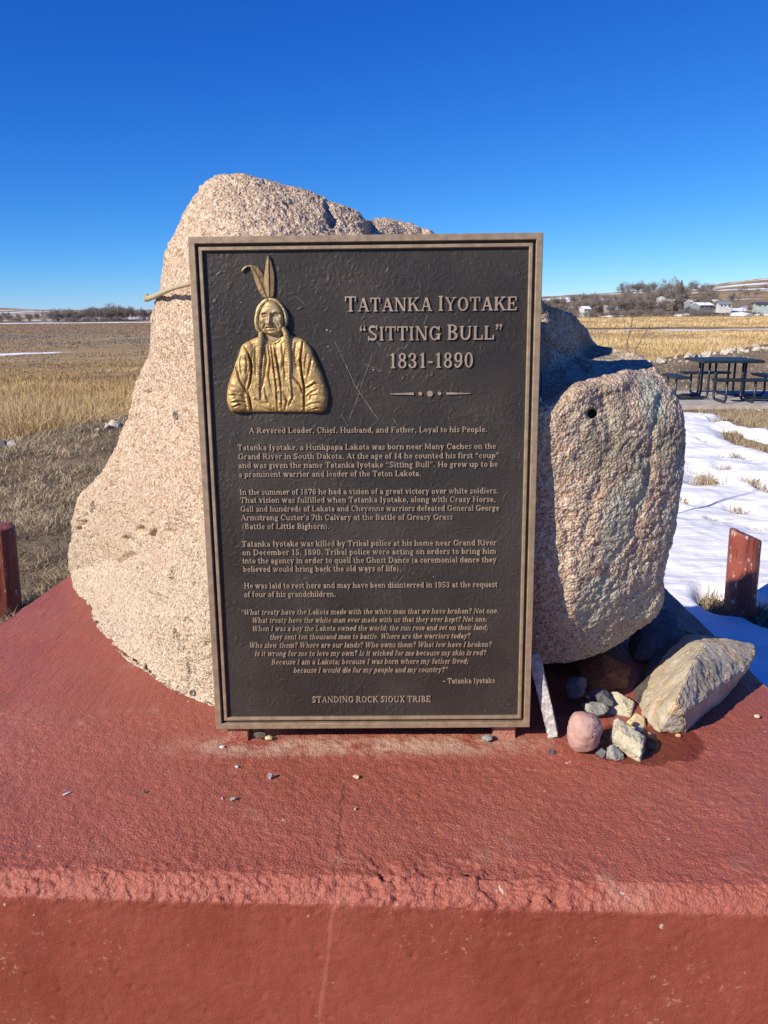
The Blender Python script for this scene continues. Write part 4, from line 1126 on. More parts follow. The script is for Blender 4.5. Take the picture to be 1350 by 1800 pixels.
def h_face(P, sd):
    jaw = smooth_poly([(508, 560), (445, 640), (418, 760), (432, 830), (475, 875), (560, 895), (630, 870), (658, 820), (668, 750), (640, 630), (575, 560)], 80)
    js = np.maximum(poly_sd(P, jaw), 0)
    h = dome(sd, 30, 14) + dome(js, 14, 22) + dome(js, 120, 34)
    h += gv_(P, [(535, 690), (533, 730), (530, 782)], 17, 26, False) + bump_(P, (530, 778), 22, 15, 16) + bump_(P, (505, 786), 10, 9, 8) + bump_(P, (560, 784), 11, 9, 8)
    h += gv_(P, [(445, 680), (490, 664), (522, 676)], 11, 11) + gv_(P, [(560, 674), (600, 660), (652, 682)], 11, 11)
    h -= bump_(P, (485, 700), 34, 15, 22) + bump_(P, (600, 698), 34, 15, 22)
    h += bump_(P, (485, 702), 18, 8, 13) + bump_(P, (600, 699), 18, 8, 13)
    h -= gv_(P, [(462, 706), (486, 712), (512, 706)], 3.5, 8) + gv_(P, [(574, 703), (600, 709), (626, 702)], 3.5, 8)
    h += bump_(P, (455, 755), 26, 24, 10) + bump_(P, (628, 752), 28, 26, 10)
    h -= gv_(P, [(503, 775), (480, 805), (470, 845)], 7, 14) + gv_(P, [(566, 772), (598, 800), (618, 850)], 7, 14)
    h -= gv_(P, [(590, 735), (620, 775), (632, 815)], 6, 9) + gv_(P, [(455, 725), (450, 770), (462, 800)], 6, 7)
    h -= gv_(P, [(492, 824), (530, 818), (555, 822), (602, 824)], 5, 18)
    h += gv_(P, [(500, 812), (545, 806), (592, 814)], 6, 8) + gv_(P, [(512, 838), (548, 840), (585, 838)], 8, 9)
    h -= gv_(P, [(515, 852), (548, 856), (582, 852)], 6, 7)
    h += bump_(P, (550, 876), 36, 16, 9)
    h -= gv_(P, [(480, 625), (530, 618), (600, 630)], 4, 4) + gv_(P, [(535, 660), (538, 690)], 4, 7)
    return h
relief_mesh('face', face, h_face, M['gold_face'], 3.6, 30)
hairl = [(512, 528), (470, 540), (430, 575), (398, 620), (380, 690), (372, 770), (384, 830), (412, 862), (440, 866), (425, 820), (416, 760), (424, 690), (446, 635), (478, 588), (516, 560), (514, 545)]
hairr = [(514, 528), (560, 528), (605, 545), (652, 590), (690, 650), (708, 720), (705, 775), (688, 808), (664, 820), (668, 760), (662, 690), (640, 628), (600, 582), (550, 562), (518, 560)]
for hp in (hairl, hairr):
    def h_hair(P, sd):
        h = dome(sd, 26, 34)
        ctr = np.array([545, 740.])
        r = np.hypot(*(P - ctr).T)
        return h + np.sin(r * .55 + np.sin(P[:, 1] * .03) * 1.5) * 1.6 - gv_(P, [(512, 535), (514, 560)], 6, 14)
    relief_mesh('hair', hp, h_hair, M['gold_hair'], 4.2, 26)
def strap(L, w0):
    L = np.array(L, float); W = np.interp(np.linspace(0, 1, len(L)), np.linspace(0, 1, len(w0)), w0)
    t = np.gradient(L, axis=0); t /= np.linalg.norm(t, axis=1)[:, None]; n = np.stack([-t[:, 1], t[:, 0]], 1)
    return np.vstack([L + n * W[:, None], (L - n * W[:, None])[::-1]])
for L, w0 in (([(446, 866), (446, 930), (440, 1040), (432, 1160), (426, 1280), (424, 1390), (424, 1470), (428, 1530)], [22, 28, 27, 25, 24, 17, 15, 7]),
              ([(662, 822), (690, 880), (710, 970), (722, 1090), (728, 1220), (726, 1330), (736, 1410), (740, 1505)], [20, 29, 29, 27, 24, 17, 16, 7])):
    def h_braid(P, sd, L=L):
        b, t, s = line_dist(P, L)
        n = len(L)
        arc = t * 660
        tw = np.abs(np.sin(arc * .155 + s * b * .055)) ** .7
        return dome(sd, 25, 34) + tw * 9 * sstep(.78, .70, t) - gv_(P, [np.array(L[5]) - [25, 0], np.array(L[5]) + [25, 0]], 8, 10)
    relief_mesh('braid', strap(L, w0), h_braid, M['gold_braid'], 4.2, 48)
fe1 = [(512, 525), (488, 500), (470, 450), (464, 400), (470, 330), (480, 260), (490, 180), (500, 130), (515, 100), (528, 125), (545, 180), (560, 250), (567, 330), (566, 420), (560, 500), (540, 525)]
fe2 = [(500, 525), (470, 520), (440, 480), (412, 430), (390, 370), (372, 310), (352, 262), (335, 215), (345, 204), (375, 206), (410, 230), (440, 275), (458, 310), (466, 370), (478, 440), (500, 505)]
def widen(P, q0, q1, k):
    P = np.array(P, float); a = np.array(q0, float); d = np.array(q1, float) - a; d /= np.linalg.norm(d); n = np.array([-d[1], d[0]])
    off = (P - a) @ n
    return [tuple(p) for p in P + (off * (k - 1))[:, None] * n]
fe1 = widen(fe1, (520, 525), (516, 110), 1.16)
fe2 = widen(fe2, (495, 522), (395, 290), 1.22)
for fp, quill in ((fe1, [(520, 525), (518, 400), (516, 250), (515, 110)]), (fe2, [(495, 522), (450, 420), (405, 310), (350, 210)])):
    def h_f(P, sd, quill=quill):
        b, t, s = line_dist(P, quill)
        barb = np.sin((t * 760 + b * .9) * .36) * 1.9
        return dome(sd, 12, 17) + 9 * np.exp(-(b / 5.0) ** 2) + barb * (b > 6) - np.clip(b, 0, 40) * .12
    relief_mesh('feather', fp, h_f, M['feather'], 3.6, 14)
fe3 = [(345, 203), (352, 215), (318, 218), (292, 228), (270, 246), (252, 266), (246, 256), (262, 230), (285, 210), (310, 203)]
relief_mesh('feather', fe3, lambda P, sd: dome(sd, 9, 10), M['gold_hair'], 3.4, 22)

# ------------------------------------------------------------------ stones
M['st_tan'] = m_stone('tan_quartzite', (.38, .315, .225), (.54, .46, .35), (.56, .35, .15), 18, .0035, .8, .6)
M['st_pale'] = m_stone('pale_limestone', (.46, .40, .28), (.62, .55, .40), (.52, .36, .16), 22, .0035)
M['st_grey'] = m_stone('grey_stone', (.27, .25, .22), (.42, .40, .36), (.20, .18, .15), 26, .0035)
M['st_pink'] = m_stone('pink_cobble', (.44, .26, .22), (.52, .33, .27), (.36, .20, .17), 16, .0012, .7, .4)
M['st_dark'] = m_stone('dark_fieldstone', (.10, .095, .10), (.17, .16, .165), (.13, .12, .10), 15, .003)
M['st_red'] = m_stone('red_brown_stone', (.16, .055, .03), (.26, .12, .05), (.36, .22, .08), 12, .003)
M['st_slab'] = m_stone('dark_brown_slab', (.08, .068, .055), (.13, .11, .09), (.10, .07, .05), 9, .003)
M['st_white'] = m_stone('white_stone', (.58, .56, .52), (.74, .72, .68), (.50, .44, .36), 30, .002)
M['st_cream'] = m_stone('cream_pebble', (.58, .44, .24), (.70, .56, .34), (.46, .30, .14), 40, .001, .6, .3)
M['st_orange'] = m_stone('orange_pebble', (.50, .28, .14), (.62, .40, .22), (.44, .22, .10), 40, .001, .6, .3)
M['st_olive'] = m_stone('olive_pebble', (.13, .10, .04), (.22, .17, .07), (.10, .06, .03), 40, .001, .45, .3)
M['st_black'] = m_stone('black_flake', (.035, .037, .04), (.07, .072, .075), (.10, .1, .1), 40, .001, .5, .4)
M['sliver'] = m_stone('speckled_granite', (.42, .38, .36), (.66, .61, .57), (.30, .26, .24), 60, .003, .8, .5)
M['riprap'] = m_stone('pale_riprap', (.46, .39, .31), (.66, .58, .48), (.36, .26, .17), 5, .01)
def hull_mesh(name, pts, seed=0, sub=4, amp=(.006, .0025), freq=(18, 70), round_=.0, limit=7):
    bm = bmesh.new()
    for p in pts: bm.verts.new(p)
    r = bmesh.ops.convex_hull(bm, input=bm.verts[:])
    junk = list({e for e in r.get('geom_interior', []) + r.get('geom_unused', []) if isinstance(e, bmesh.types.BMVert)})
    if junk: bmesh.ops.delete(bm, geom=junk, context='VERTS')
    size = max((v.co - w.co).length for v in bm.verts for w in bm.verts)
    if limit: bmesh.ops.dissolve_limit(bm, angle_limit=R_(limit), verts=bm.verts[:], edges=bm.edges[:])
    if limit: bmesh.ops.bevel(bm, geom=bm.edges[:], offset=size * (.005 + round_), segments=2, affect='EDGES', clamp_overlap=True)
    bmesh.ops.triangulate(bm, faces=bm.faces[:])
    target = size / (8 * sub)
    for _ in range(7):
        long_ = [e for e in bm.edges if e.calc_length() > target]
        if not long_: break
        bmesh.ops.subdivide_edges(bm, edges=long_, cuts=1)
        bmesh.ops.triangulate(bm, faces=[f for f in bm.faces if len(f.verts) > 3])
    for _ in range(0 if round_ == 0 else 4 if limit else 24):
        bmesh.ops.smooth_vert(bm, verts=bm.verts[:], factor=.5, use_axis_x=True, use_axis_y=True, use_axis_z=True)
    bm.normal_update()
    co = np.array([v.co[:] for v in bm.verts]); no = np.array([v.normal[:] for v in bm.verts])
    d = fbm(co, freq[0], 3, .5, seed * 3.1) * amp[0] + fbm(co, freq[1], 3, .55, seed * 5.7) * amp[1]
    for v, c in zip(bm.verts, co + no * d[:, None]): v.co = c
    me = bpy.data.meshes.new(name); bmesh.ops.recalc_face_normals(bm, faces=bm.faces); bm.to_mesh(me); bm.free()
    me.polygons.foreach_set('use_smooth', np.full(len(me.polygons), True))
    return me
def stone_pts(c, size, seed, n=16, rot=0.0, tilt=(0, 0)):
    rs = np.random.RandomState(seed)
    d = rs.normal(size=(n, 3)); d /= np.linalg.norm(d, axis=1)[:, None]
    d *= rs.uniform(.85, 1.0, (n, 1))
    Rm = np.array(Matrix.Rotation(rot, 3, 'Z') @ Matrix.Rotation(tilt[0], 3, 'X') @ Matrix.Rotation(tilt[1], 3, 'Y'))
    return (d * np.array(size) / 2) @ Rm.T + np.array(c)
def set_base(o, z=None):
    """object origin at the middle of the underside"""
    me = o.data; co = np.empty(len(me.vertices) * 3, np.float32); me.vertices.foreach_get('co', co); co = co.reshape(-1, 3)
    b = np.array([co[:, 0].mean(), co[:, 1].mean(), co[:, 2].min()])
    me.vertices.foreach_set('co', (co - b).ravel().astype(np.float32)); me.update()
    if z is not None: b[2] = z
    o.location = b
    return o
def stone(name, label, mat, pts, cat='stone', group=None, seed=1, ground=None, **kw):
    o = obj(name, hull_mesh(name, pts, seed, **kw), M[mat] if isinstance(mat, str) else mat)
    tag(o, label, cat, group)
    return set_base(o, ground)
def W(px, py, z): return at_z(px, py, z)
def WY(px, py, Y): return at_Y(px, py, Y)
# the long tan rock
pts = [W(1157, 1289, ZP), W(1203, 1289, ZP), W(1180, 1290, ZP), WY(1109, 1240, 1.56), WY(1112, 1266, 1.50), WY(1123, 1212, 1.61), WY(1155, 1160, 1.70), WY(1206, 1115, 1.76), WY(1262, 1119, 1.73), WY(1300, 1126, 1.70),
       WY(1328, 1134, 1.67), WY(1329, 1152, 1.62), WY(1319, 1168, 1.575), WY(1292, 1204, 1.65), WY(1247, 1268, 1.52), WY(1188, 1234, 1.365), WY(1220, 1162, 1.465), WY(1240, 1134, 1.56), WY(1270, 1190, 1.50), WY(1312, 1160, 1.575), WY(1205, 1250, 1.37),
       (.60, 1.66, ZP), (.72, 1.74, ZP + .01), (.78, 1.70, ZP + .03)]
stone('long_rock', 'long angular tan rock by the right plinth edge, largest of the loose rocks', 'st_tan', pts, 'rock', seed=3, sub=9, amp=(.0045, .0022), freq=(30, 95))
# rocks in the boulder's shade
pts = stone_pts(WY(1160, 1112, 1.83), (.13, .13, .085), 12, 40)
pts = np.vstack([pts, [WY(1222, 1120, 1.80), WY(1215, 1150, 1.76), WY(1100, 1130, 1.84), WY(1185, 1070, 1.88), WY(1145, 1066, 1.90), WY(1150, 1160, 1.70), W(1205, 1165, ZP), W(1110, 1165, ZP), W(1180, 1085, ZP)]])
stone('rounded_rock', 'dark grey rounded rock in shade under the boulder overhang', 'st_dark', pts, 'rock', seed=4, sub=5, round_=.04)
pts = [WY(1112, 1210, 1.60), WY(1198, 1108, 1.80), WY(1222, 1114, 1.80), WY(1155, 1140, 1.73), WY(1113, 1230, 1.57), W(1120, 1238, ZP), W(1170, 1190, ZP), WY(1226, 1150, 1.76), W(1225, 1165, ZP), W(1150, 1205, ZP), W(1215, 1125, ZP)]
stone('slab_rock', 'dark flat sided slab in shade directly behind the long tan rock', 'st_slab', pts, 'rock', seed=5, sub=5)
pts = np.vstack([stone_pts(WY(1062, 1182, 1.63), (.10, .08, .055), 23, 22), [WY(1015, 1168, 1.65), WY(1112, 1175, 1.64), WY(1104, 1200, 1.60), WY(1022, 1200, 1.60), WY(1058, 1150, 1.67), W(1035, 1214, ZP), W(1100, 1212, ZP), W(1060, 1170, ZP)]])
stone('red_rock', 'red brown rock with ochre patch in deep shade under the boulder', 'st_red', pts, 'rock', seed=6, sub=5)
pts = np.vstack([stone_pts(W(1010, 1232, ZP + .02), (.06, .06, .05), 33, 14), [WY(985, 1240, 1.58), WY(1030, 1215, 1.60)]])
stone('grey_rock', 'dark grey rock in shade just right of the granite sliver', 'st_dark', pts, 'rock', seed=7, ground=ZP - .003)
stone('grey_rock', 'low bluish dark rock in shade behind the pale jagged stone', 'st_dark', stone_pts(W(1062, 1228, ZP + .02), (.075, .05, .05), 35, 14), 'rock', seed=8, ground=ZP - .003)
# granite sliver leaning beside the plaque
a0, a1 = W(972, 1296, ZP), WY(937, 1150, 1.415)
ax = Vector(a1 - a0); L = ax.length; ax.normalize()
sd_ = Vector((1, -.25, 0)); sd_ = (sd_ - ax * sd_.dot(ax)).normalized(); th_ = ax.cross(sd_)
bmv = []
for k, t in enumerate(np.linspace(0, 1, 9)):
    wv = .0115 * (1.0 if 0 < k < 8 else .8)
    for s1, s2 in ((-1, -1), (1, -1), (1, 1), (-1, 1)):
        j = random.Random(k * 7 + s1 * 3 + s2).uniform(.9, 1.1)
        bmv.append(Vector(a0) + ax * (L * t) + sd_ * (s1 * wv * j) + th_ * (s2 * .008 * j))
stone('granite_sliver', 'narrow speckled granite sliver leaning against the right edge of the plaque', 'sliver', bmv, 'stone', seed=9, sub=7, amp=(.001, .0018), freq=(40, 160), ground=ZP)
# pink cobble
th = np.linspace(0, 2 * math.pi, 18, endpoint=False)
hx, hz_ = .0320, .0455
pc_ = W(1030, 1334, ZP) + np.array([0, .020, hz_ * .93])
pts = [pc_ + np.array([hx * cl_ * np.sign(math.cos(a)) * abs(math.cos(a)) ** .75 * (1 - .10 * math.sin(a)) + .003 * math.sin(2 * a), .032 * sl_ - .008 * math.sin(a), hz_ * cl_ * np.sign(math.sin(a)) * abs(math.sin(a)) ** .8 * (1 - .10 * math.cos(a)) - .10 * hx * math.cos(a) * max(math.sin(a), 0)]) for sl_, cl_ in ((-1, .25), (-.8, .65), (-.4, .93), (0, 1), (.4, .93), (.8, .65), (1, .25)) for a in th]
stone('pink_cobble', 'smooth rounded pink cobble at the front of the rock pile', 'st_pink', pts, 'stone', seed=10, sub=5, amp=(.0045, .0005), freq=(24, 90), round_=.01, limit=0, ground=ZP)
# log-shaped cream stone lying across the others
b0, b1 = WY(1076, 1280, 1.35), WY(1130, 1317, 1.32)
pts = []
for t, ww in ((0, .015), (.1, .023), (.5, .021), (.9, .025), (1, .023)):
    c = b0 + (b1 - b0) * t
    for k in range(7):
        an = k * 2 * math.pi / 7
        n1_ = np.array([.45, .75, .5]); n1_ /= np.linalg.norm(n1_); n2_ = np.array([-.2, -.5, .85]); n2_ /= np.linalg.norm(n2_)
        pts.append(c + n1_ * ww * math.cos(an) * 1.15 + n2_ * ww * math.sin(an))
stone('cream_stone', 'cream log shaped stone lying over smaller ones beside the pink cobble', 'st_pale', pts, 'stone', seed=11, sub=6, amp=(.005, .002), freq=(30, 90))
pts = np.vstack([stone_pts(W(1081, 1322, ZP + .014), (.034, .03, .036), 51, 12), [W(1064, 1333, ZP), W(1096, 1335, ZP)]])
stone('grey_stone', 'small grey white stone under the cream log shaped stone', 'st_grey', pts, 'stone', seed=12, ground=ZP - .001)
stone('brown_stone', 'small brownish jagged stone behind the pink cobble', 'st_grey', np.vstack([stone_pts(WY(1046, 1244, 1.465), (.052, .05, .030), 61, 14), [WY(1022, 1238, 1.475), WY(1071, 1245, 1.465), W(1046, 1262, ZP)]]), 'stone', seed=13, amp=(.004, .002))
stone('jagged_stone', 'pale jagged stone with a pointed top between the cobble and the long rock', 'st_pale', [WY(1062, 1240, 1.52), WY(1082, 1216, 1.53), WY(1092, 1220, 1.52), WY(1115, 1232, 1.51), WY(1116, 1245, 1.50), W(1108, 1262, ZP), W(1070, 1255, ZP), W(1095, 1255, ZP), WY(1095, 1256, 1.485), (.43, 1.56, ZP), (.46, 1.55, ZP)], 'stone', seed=14, amp=(.004, .002))
stone('yellow_stone', 'small yellowish flat stone wedged against the long tan rock', 'st_cream', [WY(1102, 1268, 1.435), WY(1117, 1252, 1.445), WY(1133, 1262, 1.44), WY(1137, 1287, 1.415), WY(1110, 1287, 1.41), W(1112, 1290, ZP), W(1130, 1288, ZP), W(1120, 1268, ZP)], 'stone', seed=15, amp=(.002, .001))
stone('grey_stone', 'small dark grey stone tucked behind the cream log shaped stone', 'st_grey', stone_pts(W(1088, 1270, ZP + .012), (.034, .03, .024), 71, 12), 'stone', seed=16, ground=ZP)
stone('grey_stone', 'small dark stone at the foot of the pink cobble', 'st_dark', stone_pts(W(1058, 1325, ZP + .008), (.022, .02, .02), 73, 12), 'stone', seed=17, ground=ZP)
def pebble(px, py, size, mat, label, seed, name='pebble', rot=0.0, angular=False, z=None, group=None):
    c = W(px, py, ZP + size[2] / 2)
    n = 12 if angular else 60
    return stone(name, label, mat, stone_pts(c, size, seed, n, rot), 'pebble', group, seed=seed, sub=2 if angular else 3, amp=(.0012, .0005) if angular else (.0006, .0002), freq=(60, 200), ground=ZP + .0005 if z is None else z)
pebble(1141, 1293, (.012, .022, .016), 'st_orange', 'tan pebble leaning at the foot of the long tan rock', 81, rot=-.5)
pebble(1121, 1290, (.018, .015, .012), 'st_white', 'white pebble between cream log shaped stone and long rock', 82, z=ZP + .010)
pebble(1107, 1281, (.015, .013, .012), 'st_cream', 'pale cream pebble above the white one in the rock pile', 83, z=ZP + .014)
pebble(1150, 1303, (.017, .013, .011), 'st_olive', 'shiny olive pebble below the tip of the long rock', 84)
pebble(1143, 1310, (.015, .02, .012), 'st_dark', 'dark grey pebble at the end of the cream log shaped stone', 85)
pebble(1192, 1293, (.0135, .009, .008), 'st_orange', 'little orange pebble under the long rock near end', 86, rot=-.15)
pebble(1331, 1259, (.0125, .010, .009), 'st_cream', 'oval cream pebble alone at the right edge of the plinth', 87, rot=-.2)
pebble(473, 1297, (.017, .012, .010), 'st_cream', 'tan pebble under the plaque beside its left foot', 88)
pebble(458, 1290, (.028, .022, .018), 'st_slab', 'dark brown stone in shade under the plaque', 97)
pebble(856, 1297, (.024, .016, .015), 'st_grey', 'grey pebble under the plaque beside its right foot', 89)
pebble(390, 1313, (.0125, .008, .007), 'st_white', 'white pebble in front of the left foot of the plaque', 90)
pebble(970, 1321, (.022, .010, .008), 'st_black', 'black stone flake in front of the granite sliver', 91, 'stone_flake', -.35, True)
pebble(475, 1364, (.013, .012, .013), 'st_grey', 'upright grey brown pebble with dark shadow, midway along the plinth front', 92, angular=True)
pebble(410, 1404, (.017, .008, .0075), 'st_grey', 'elongated grey chip nearer the front edge left of the crack', 93, 'stone_chip', .1, True)
pebble(392, 1403, (.009, .007, .005), 'st_pink', 'pinkish chip beside the elongated grey chip', 98, 'stone_chip', .4, True)
pebble(626, 1365, (.013, .011, .008), 'st_cream', 'pale yellow chip right of the crack', 94, 'stone_chip', 0, True)
pebble(625, 1422, (.008, .007, .006), 'st_cream', 'tiny pale chip beside the crack near the front edge', 95, 'stone_chip', 0, True)
pebble(117, 1395, (.018, .0065, .003), 'st_white', 'flat pale sliver on the far left of the plinth', 96, 'stone_chip', .75, True)
pebble(252, 1391, (.006, .006, .006), 'st_dark', 'tiny dark pebble between the pale sliver and the grey chips', 99, angular=True)
pebble(416, 1348, (.009, .006, .005), 'st_white', 'tiny pale chip between the plaque foot and the upright pebble', 100, 'stone_chip', .3, True)
pebble(287, 1352, (.006, .005, .004), 'st_dark', 'tiny dark speck of stone below the boulder edge on the left', 101, angular=True)

# ------------------------------------------------------------------ stick and beaded cord
Pm = WY(306, 508, on_boulder(306, 508)[1] - .028)
P0 = WY(345, 497, 1.468); P1 = P0 + (Pm - P0) * ((345 - 258) / 39.0 * .93)
P1 = WY(258, 523, P1[1])
bm = bmesh.new()
pp = [P0 + (P1 - P0) * t + np.array([0, 0, .003 * math.sin(t * 5)]) for t in np.linspace(0, 1, 14)]
add_tube(bm, pp, lambda t: .0046 + .0012 * (t > .55) * min(1, (t - .55) * 5) + .0016 * max(0, t - .85) * 6, 10)
t_ = NT('weathered_stick')
sx0 = t_.sep()[0]
cc = t_.mix(t_.rng(sx0, -.372, -.345), (.42, .35, .22), (.42, .20, .08))
cc = t_.mix(t_.math('MULTIPLY', t_.rng(t_.noise(160, 4), .5, .7), .6), cc, (.22, .16, .09))
stick = bm_obj('stick', bm, t_.done(cc, .7, 0, t_.bump(t_.noise(200, 4), .002)), None, True)
tag(stick, 'weathered stick with knobbed pale end tucked behind the left edge of the plaque', 'stick')
bm = bmesh.new()
e = P1
for dv, r in (((-.002, 0, -.004), .006), ((.001, 0, .004), .0052), ((-.005, 0, .001), .0042)):
    bmesh.ops.create_icosphere(bm, subdivisions=2, radius=r, matrix=Matrix.Translation(Vector(e) + Vector(dv)))
bm_obj('knob', bm, m_plain('pale_stick_end', (.36, .31, .2), .8, 0, .4, 150, .002), stick, True)
cord = thing('beaded_cord', 'dark blue beaded cord with white end beads hanging beside the right plaque edge', 'cord', tuple(WY(951, 655, 1.44)))
cl = Vector(cord.location)
blue = m_plain('blue_beads', (.03, .035, .16), .3, 0, .4, 300); white = m_plain('white_beads', (.7, .68, .62), .35)
bm = bmesh.new()
for k in range(15):
    c = Vector(WY(952.3 + math.sin(k * .5) * .7, 656 + k * 3.1, 1.44)) - cl
    bmesh.ops.create_icosphere(bm, subdivisions=2, radius=.0024, matrix=Matrix.Translation(c))
bm_obj('blue_beads', bm, blue, cord, True)
for ya, yb in ((697, 708), (713, 719)):
    bm = bmesh.new(); add_tube(bm, [Vector(WY(950.4, ya, 1.44)) - cl, Vector(WY(950, yb, 1.44)) - cl], .0016, 8); bm_obj('white_bead', bm, white, cord, True)
bm = bmesh.new(); add_tube(bm, [Vector(WY(x, y, 1.44)) - cl for x, y in ((953, 655), (952, 690), (950, 720), (951, 726), (958, 732), (970, 739), (976, 741))], .0008, 6)
bm_obj('thread', bm, m_plain('dark_thread', (.04, .03, .025), .9), cord, True)
bm = bmesh.new()
rc = Vector(WY(950.5, 731, 1.44)) - cl
add_tube(bm, [rc + Vector((.0042 * math.cos(a), 0, .0042 * math.sin(a))) for a in np.linspace(0, 2 * math.pi, 17)], .0006, 6)
bm_obj('ring', bm, white, cord, True)

# ------------------------------------------------------------------ short red posts
def post(label, base, top, r, slope, seed):
    base, top = Vector(base), Vector(top)
    ax = top - base; h = ax.length + .15; base = base - ax.normalized() * .15; ax.normalize()
    n, m = 56, 50
    x = ax.cross(Vector((0, 1, 0))).normalized(); y = ax.cross(x)
    V = []
    for i in range(m + 1):
        for k in range(n):
            a = 2 * math.pi * k / n
            dx, dy = math.cos(a), math.sin(a)
            d = x * dx + y * dy
            hh = h + slope * d.x * r
            p = base + ax * (hh * i / m) + d * r * (1 - .02 * i / m)
            V.append(p[:])
    V = np.array(V)
    ctr = np.array(base) + np.array(ax) * (((V - np.array(base)) @ np.array(ax))[:, None])
    nn = (V - ctr) / r
    ang = np.arctan2(nn[:, 1], nn[:, 0])
    g = np.stack([np.cos(ang) * 3, np.sin(ang) * 3, V[:, 2] * 1.5], 1) + seed
    V = V + nn * (fbm(g, 1.0, 3) * .007 - np.clip(.12 - np.abs(pnoise(g * np.array([1.6, 1.6, .3]), 1.7)), 0, 1) * .05)[:, None]
    tops = [V[-n:]]
    F = []
    idx = np.arange((m + 1) * n).reshape(m + 1, n); nx = np.roll(idx, -1, 1)
    F.append(np.stack([idx[:-1], nx[:-1], nx[1:], idx[1:]], -1).reshape(-1, 4))
    k0 = len(V); c = V[-n:].mean(0)
    inner = []
    for q in (.93, .6, .3):
        ringv = c + (V[m * n:(m + 1) * n] - c) * q + np.array(ax) * .006 + (fbm(V[m * n:(m + 1) * n] * 1.0, 30 * q, 2) * .006)[:, None] * np.array(ax)
        inner.append(ringv)
    V = np.vstack([V] + inner + [c + np.array(ax) * .006])
    last = idx[-1]
    for j in range(3):
        cur = k0 + j * n + np.arange(n)
        F.append(np.stack([last, np.roll(last, -1), np.roll(cur, -1), cur], 1)); last = cur
    F3 = np.stack([last, np.roll(last, -1), np.full(n, len(V) - 1)], 1)
    o = obj('wooden_post', npmesh('wooden_post', V, F + [F3]), M['post'])
    tag(o, label, 'post')
    return set_base(o)
rb = W(1299, 1088, 0.0); Yp = rb[1]
rt_ = WY(1311, 941, Yp + .01)
post('short red post with slanted top and peeling paint standing in melted snow', rb, rt_, .0775, -.42, 3.0)
lb = W(11, 1078, 0.0)
lt_ = WY(-2, 926, lb[1])
post('short red post with flaking paint standing in dry grass at the left', lb, lt_, .079, -.05, 8.0)
stone('base_stone', 'pale stone chunk at the foot of the left red post', 'st_pale', stone_pts(W(16, 1074, .02), (.10, .09, .07), 121, 14), 'stone', seed=21, ground=-.01)

# ------------------------------------------------------------------ picnic table on its slab
tc = W(1265, 700, 0.0); tz = 0.0
ta = R_(-2)
table = thing('picnic_table', 'black metal square picnic table with four attached benches on concrete pad', 'picnic table', (tc[0], tc[1], tz), ta)
bm = bmesh.new()
x0, x1, y0, y1 = tc[0] - 3.2, tc[0] + 4.5, tc[1] - 1.75, tc[1] + 1.9
add_box(bm, (-3.6, -1.16, -.25), (5.0, 1.35, 0.0), .01)
slab = bm_obj('concrete_pad', bm, M['concrete'])
slab.location = (tc[0], tc[1], tz - .0); slab.rotation_euler = (0, 0, R_(-1))
tag(slab, kind='structure')
table.scale = (.85, .85, .89)
def slatted(w, d, t):
    bm = bmesh.new()
    ww, dd = w / 2, d / 2
    rw = .035
    for lo, hi in (((-ww, -dd, -t), (ww, -dd + rw, 0)), ((-ww, dd - rw, -t), (ww, dd, 0)), ((-ww, -dd + rw, -t), (-ww + rw, dd - rw, 0)), ((ww - rw, -dd + rw, -t), (ww, dd - rw, 0))):
        add_box(bm, lo, hi, .006)
    n = int(w / .045)
    for k in range(n):
        x = -ww + rw + (w - 2 * rw) * (k + .5) / n
        add_box(bm, (x - .012, -dd + rw, -.020), (x + .012, dd - rw, -.004))
    m = max(2, int(d / .09))
    for k in range(m):
        y = -dd + rw + (d - 2 * rw) * (k + .5) / m
        add_box(bm, (-ww + rw, y - .010, -.016), (ww - rw, y + .010, -.006))
    return bm
tt = bm_obj('tabletop', slatted(1.17, 1.17, .05), M['black_steel'], table); tt.location = (0, 0, .765)
for k in range(4):
    an = k * math.pi / 2
    Rm = Matrix.Rotation(an, 3, 'Z')
    bseat = bm_obj('bench', slatted(1.0, .28, .045), M['black_steel'], table)
    bseat.location = Rm @ Vector((0, -.93, .455)); bseat.rotation_euler = (0, 0, an)
    for sx in (-.27, .27):
        path = [(sx, -1.00, .41), (sx, -1.01, .14)]
        path += [(sx, -1.01 + .10 * (1 - math.cos(a)), .13 - .10 * math.sin(a)) for a in np.linspace(.3, math.pi / 2, 5)]
        path += [(sx, -.60, .03)]
        path += [(sx, -.46 + .10 * math.sin(a), .03 + .10 * (1 - math.cos(a))) for a in np.linspace(.2, math.pi / 2, 5)]
        path += [(sx, -.36, .45), (sx, -.36, .72)]
        bm = bmesh.new(); add_tube(bm, [Rm @ Vector(p) for p in path], .024, 10)
        bm_obj('leg', bm, M['black_steel'], table, True)

# ------------------------------------------------------------------ boulder rows at the bank edge
rr = random.Random(11)
protos = []
for k in range(7):
    me = hull_mesh('riprap_stone', stone_pts((0, 0, 0), (1, .8, .7), 200 + k, 12, k), 30 + k, 3, (.05, .02), (2.5, 8))
    me.materials.append(M['riprap']); protos.append(me)
def place_rock(name, x, y, s, label, group=None, mat=None, k=None, cat='rock', sink=.25):
    me = protos[rr.randrange(7) if k is None else k]
    if mat is not None:
        me = me.copy(); me.materials.clear(); me.materials.append(mat)
    o = bpy.data.objects.new(name, me); COL.objects.link(o)
    o.location = (x, y, float(terrain(x, y)) + s * (.35 - sink))
    o.rotation_euler = (rr.uniform(-.3, .3), rr.uniform(-.3, .3), rr.uniform(0, 6.28)); o.scale = (s * rr.uniform(.8, 1.25), s * rr.uniform(.8, 1.2), s * rr.uniform(.75, 1.2))
    tag(o, label, cat, group)
    return o
